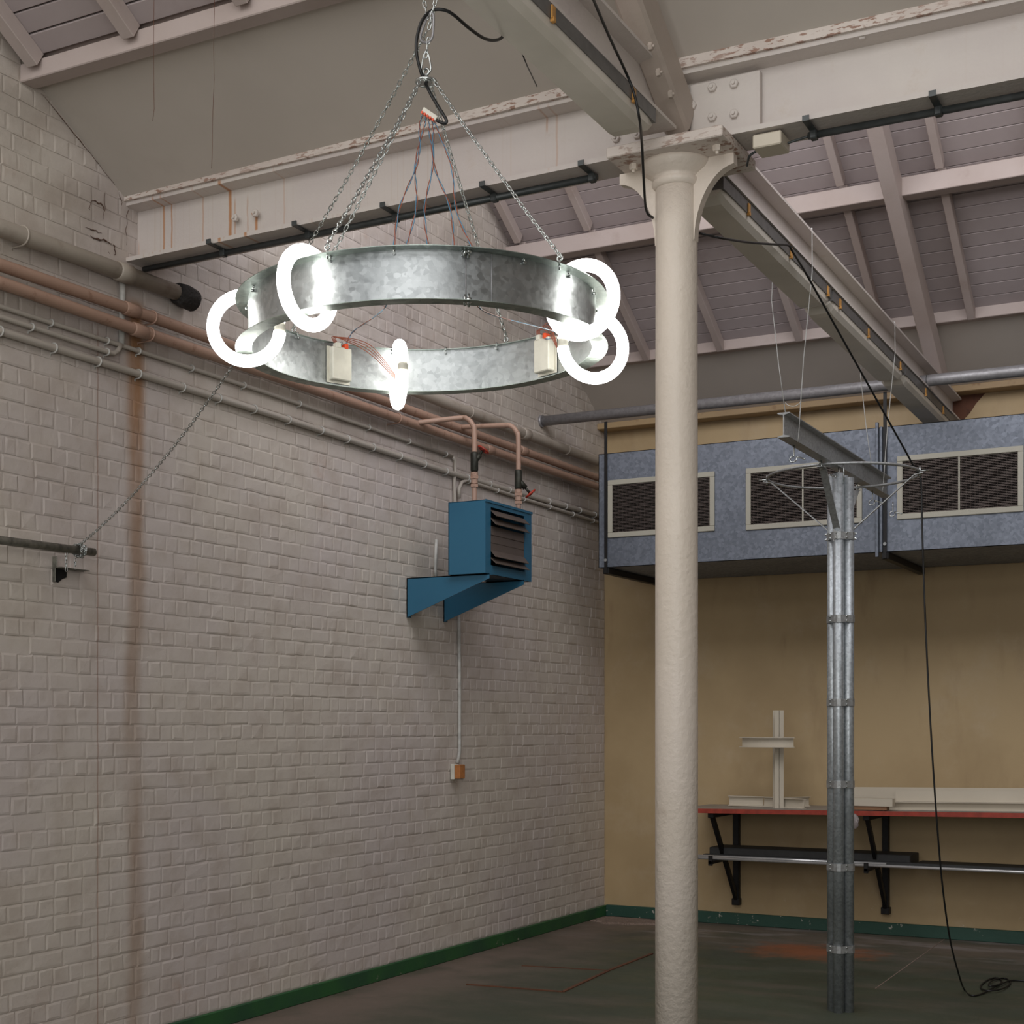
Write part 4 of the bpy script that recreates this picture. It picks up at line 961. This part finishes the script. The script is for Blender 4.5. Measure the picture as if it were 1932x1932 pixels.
# ------------------------------------------------------------ black cables
cb = [(2.57, 4.02, 3.63), ony(966,60,3.90), ony(940,75,3.75), ony(915,73,3.65), ony(885,53,3.55), ony(857,29,3.47), ony(838,19,3.44), ony(815,20,3.42), ony(797,38,3.40), ony(787,70,3.39), ony(786,100,3.39), ony(793,132,3.40), ony(802,155,3.415), ony(814,180,3.415), ony(828,203,3.41), ony(842,226,3.41), ony(838,233,3.41), ony(824,227,3.41)]
MB().tube(catmull(cb, 8), .0046, 10).build('cable', M['black'], label='black cable looping over the chandelier hub', cat='cable', origin=cb[0])
cb = [(2.66, 2.6, 3.84), (2.74, 2.75, 3.80), (2.77, 3.1, 3.74), ony(1105,-40,3.65), ony(1120,0,3.9), ony(1150,70,4.15), onx(1178,130,2.722), onx(1195,172,2.73), onx(1206,222,2.74), ony(1211,270,4.62), ony(1214,330,4.755), ony(1217,380,4.85), ony(1220,398,4.90), ony(1229,409,4.94), ony(1262,425,5.12), ony(1290,434,5.2), ony(1318,440,5.3), onx(1360,449,2.715), onx(1410,457,2.72), onx(1460,461,2.725), onx(1487,463,2.725), onx(1496,476,2.73), ony(1520,515,6.40), ony(1562,590,6.65), ony(1610,676,6.9), ony(1660,765,7.15), ony(1705,845,7.4), ony(1724,880,7.49), ony(1733,892,7.52), ony(1738,915,7.53), ony(1740,1000,7.53), ony(1745,1150,7.55), ony(1753,1320,7.58), ony(1764,1500,7.62), ony(1777,1660,7.72), ony(1792,1770,7.85), ony(1810,1842,8.0)]
fl = [onz(1820,1868,.006), onz(1832,1878,.006), onz(1850,1876,.006), onz(1872,1865,.012), onz(1890,1853,.006), onz(1880,1845,.006), onz(1862,1850,.006), onz(1850,1862,.006), onz(1862,1869,.014), onz(1890,1866,.014), onz(1906,1855,.006), onz(1896,1846,.006), onz(1872,1850,.014), onz(1866,1860,.02), onz(1885,1858,.018), onz(1910,1850,.008), onz(1960,1853,.006)]
MB().tube(catmull(cb+fl, 8), .0048, 8).build('cable', M['black'], label='long black cable passing the column and dropping to the floor by the pole', cat='cable', origin=cb[0])
cb = [ony(984,98,4.35), ony(995,125,4.6), ony(1013,163,4.85)]
MB().tube(cb, .0025, 6).build('wire_rope', M['black'], label='short thin dark wire behind the front strip light', cat='wire')
for pts_, lab in (([(291,-20),(290,60),(290,150),(291,205),(288,228)], 'hair-thin dark thread hanging nearest the left wall'), ([(405,-20),(403,90),(404,150),(401,230),(400,300),(399,318)], 'hair-thin dark thread hanging further from the left wall')):
    MB().tube([ony(px, py, 4.2) for px, py in pts_], .0009, 5).build('thread', M['rust'], label=lab, cat='thread')

# ------------------------------------------------------------ floor details
m = MB()
def strip(a, b, w_):
    a = Vector(a); b = Vector(b); d = (b-a).normalized(); n_ = Vector((-d.y, d.x, 0))*w_/2
    m.add([a-n_+Vector((0,0,-.002)), b-n_+Vector((0,0,-.002)), b+n_+Vector((0,0,-.002)), a+n_+Vector((0,0,-.002)), a-n_+Vector((0,0,.006)), b-n_+Vector((0,0,.006)), b+n_+Vector((0,0,.006)), a+n_+Vector((0,0,.006))], [(0,3,2,1),(4,5,6,7),(0,1,5,4),(1,2,6,5),(2,3,7,6),(3,0,4,7)])
A_, B_, C_, D_, E2 = (onz(*p, 0) for p in ((880,1858),(1062,1872),(1148,1832),(985,1823),(1230,1800)))
strip(A_, B_, .016); strip(B_, C_, .02); strip(C_, D_, .016); strip(C_, E2, .02)
m.build('hatch_frame', M['rust'], fl_, label='rusty frame of a floor hatch')
a = Vector(A_); b = Vector(B_); c2 = Vector(C_); d = Vector(D_)
MB().add([p+Vector((0,0,z_)) for z_ in (-.002, .003) for p in (a.lerp(c2,.02), b.lerp(d,.02), c2.lerp(a,.02), d.lerp(b,.02))], [(4,5,6,7),(0,1,5,4),(1,2,6,5),(2,3,7,6),(3,0,4,7)]).build('hatch_cover', M['floor'], fl_)
m = MB(); ctr = Vector((.27, 9.97, 0)); vs = []; n = 26
for k in range(n):
    t = 2*math.pi*k/n; r = random.uniform(.75, 1.1); vs.append((ctr.x+.30*r*math.cos(t), min(YB-.03, ctr.y+.17*r*math.sin(t)), 0.0))
vs = [(max(x, .03), y, z_) for x, y, z_ in vs]
top_ = [(ctr.x+(x-ctr.x)*.9, ctr.y+(y-ctr.y)*.9, .010+random.uniform(0, .006)) for x, y, z_ in vs]
m.add(vs+top_+[(ctr.x, ctr.y, .012)], [(k, (k+1) % n, n+(k+1) % n, n+k) for k in range(n)]+[(n+k, n+(k+1) % n, 2*n) for k in range(n)])
m.build('broken_screed', M['screed'], fl_, label='rough patch of broken screed in the corner')
m = MB(); a = Vector(onz(1652,1865,0)); b = Vector(onz(1782,1772,0)); d = (b-a).normalized(); n_ = Vector((-d.y, d.x, 0))*.0035
m.add([a-n_, b-n_, b+n_, a+n_]+[p+Vector((0,0,.0015)) for p in (a-n_, b-n_, b+n_, a+n_)], [(4,5,6,7),(0,1,5,4),(1,2,6,5),(2,3,7,6),(3,0,4,7)]).build('scratch', M['screed'], fl_, label='long pale scratch across the floor')
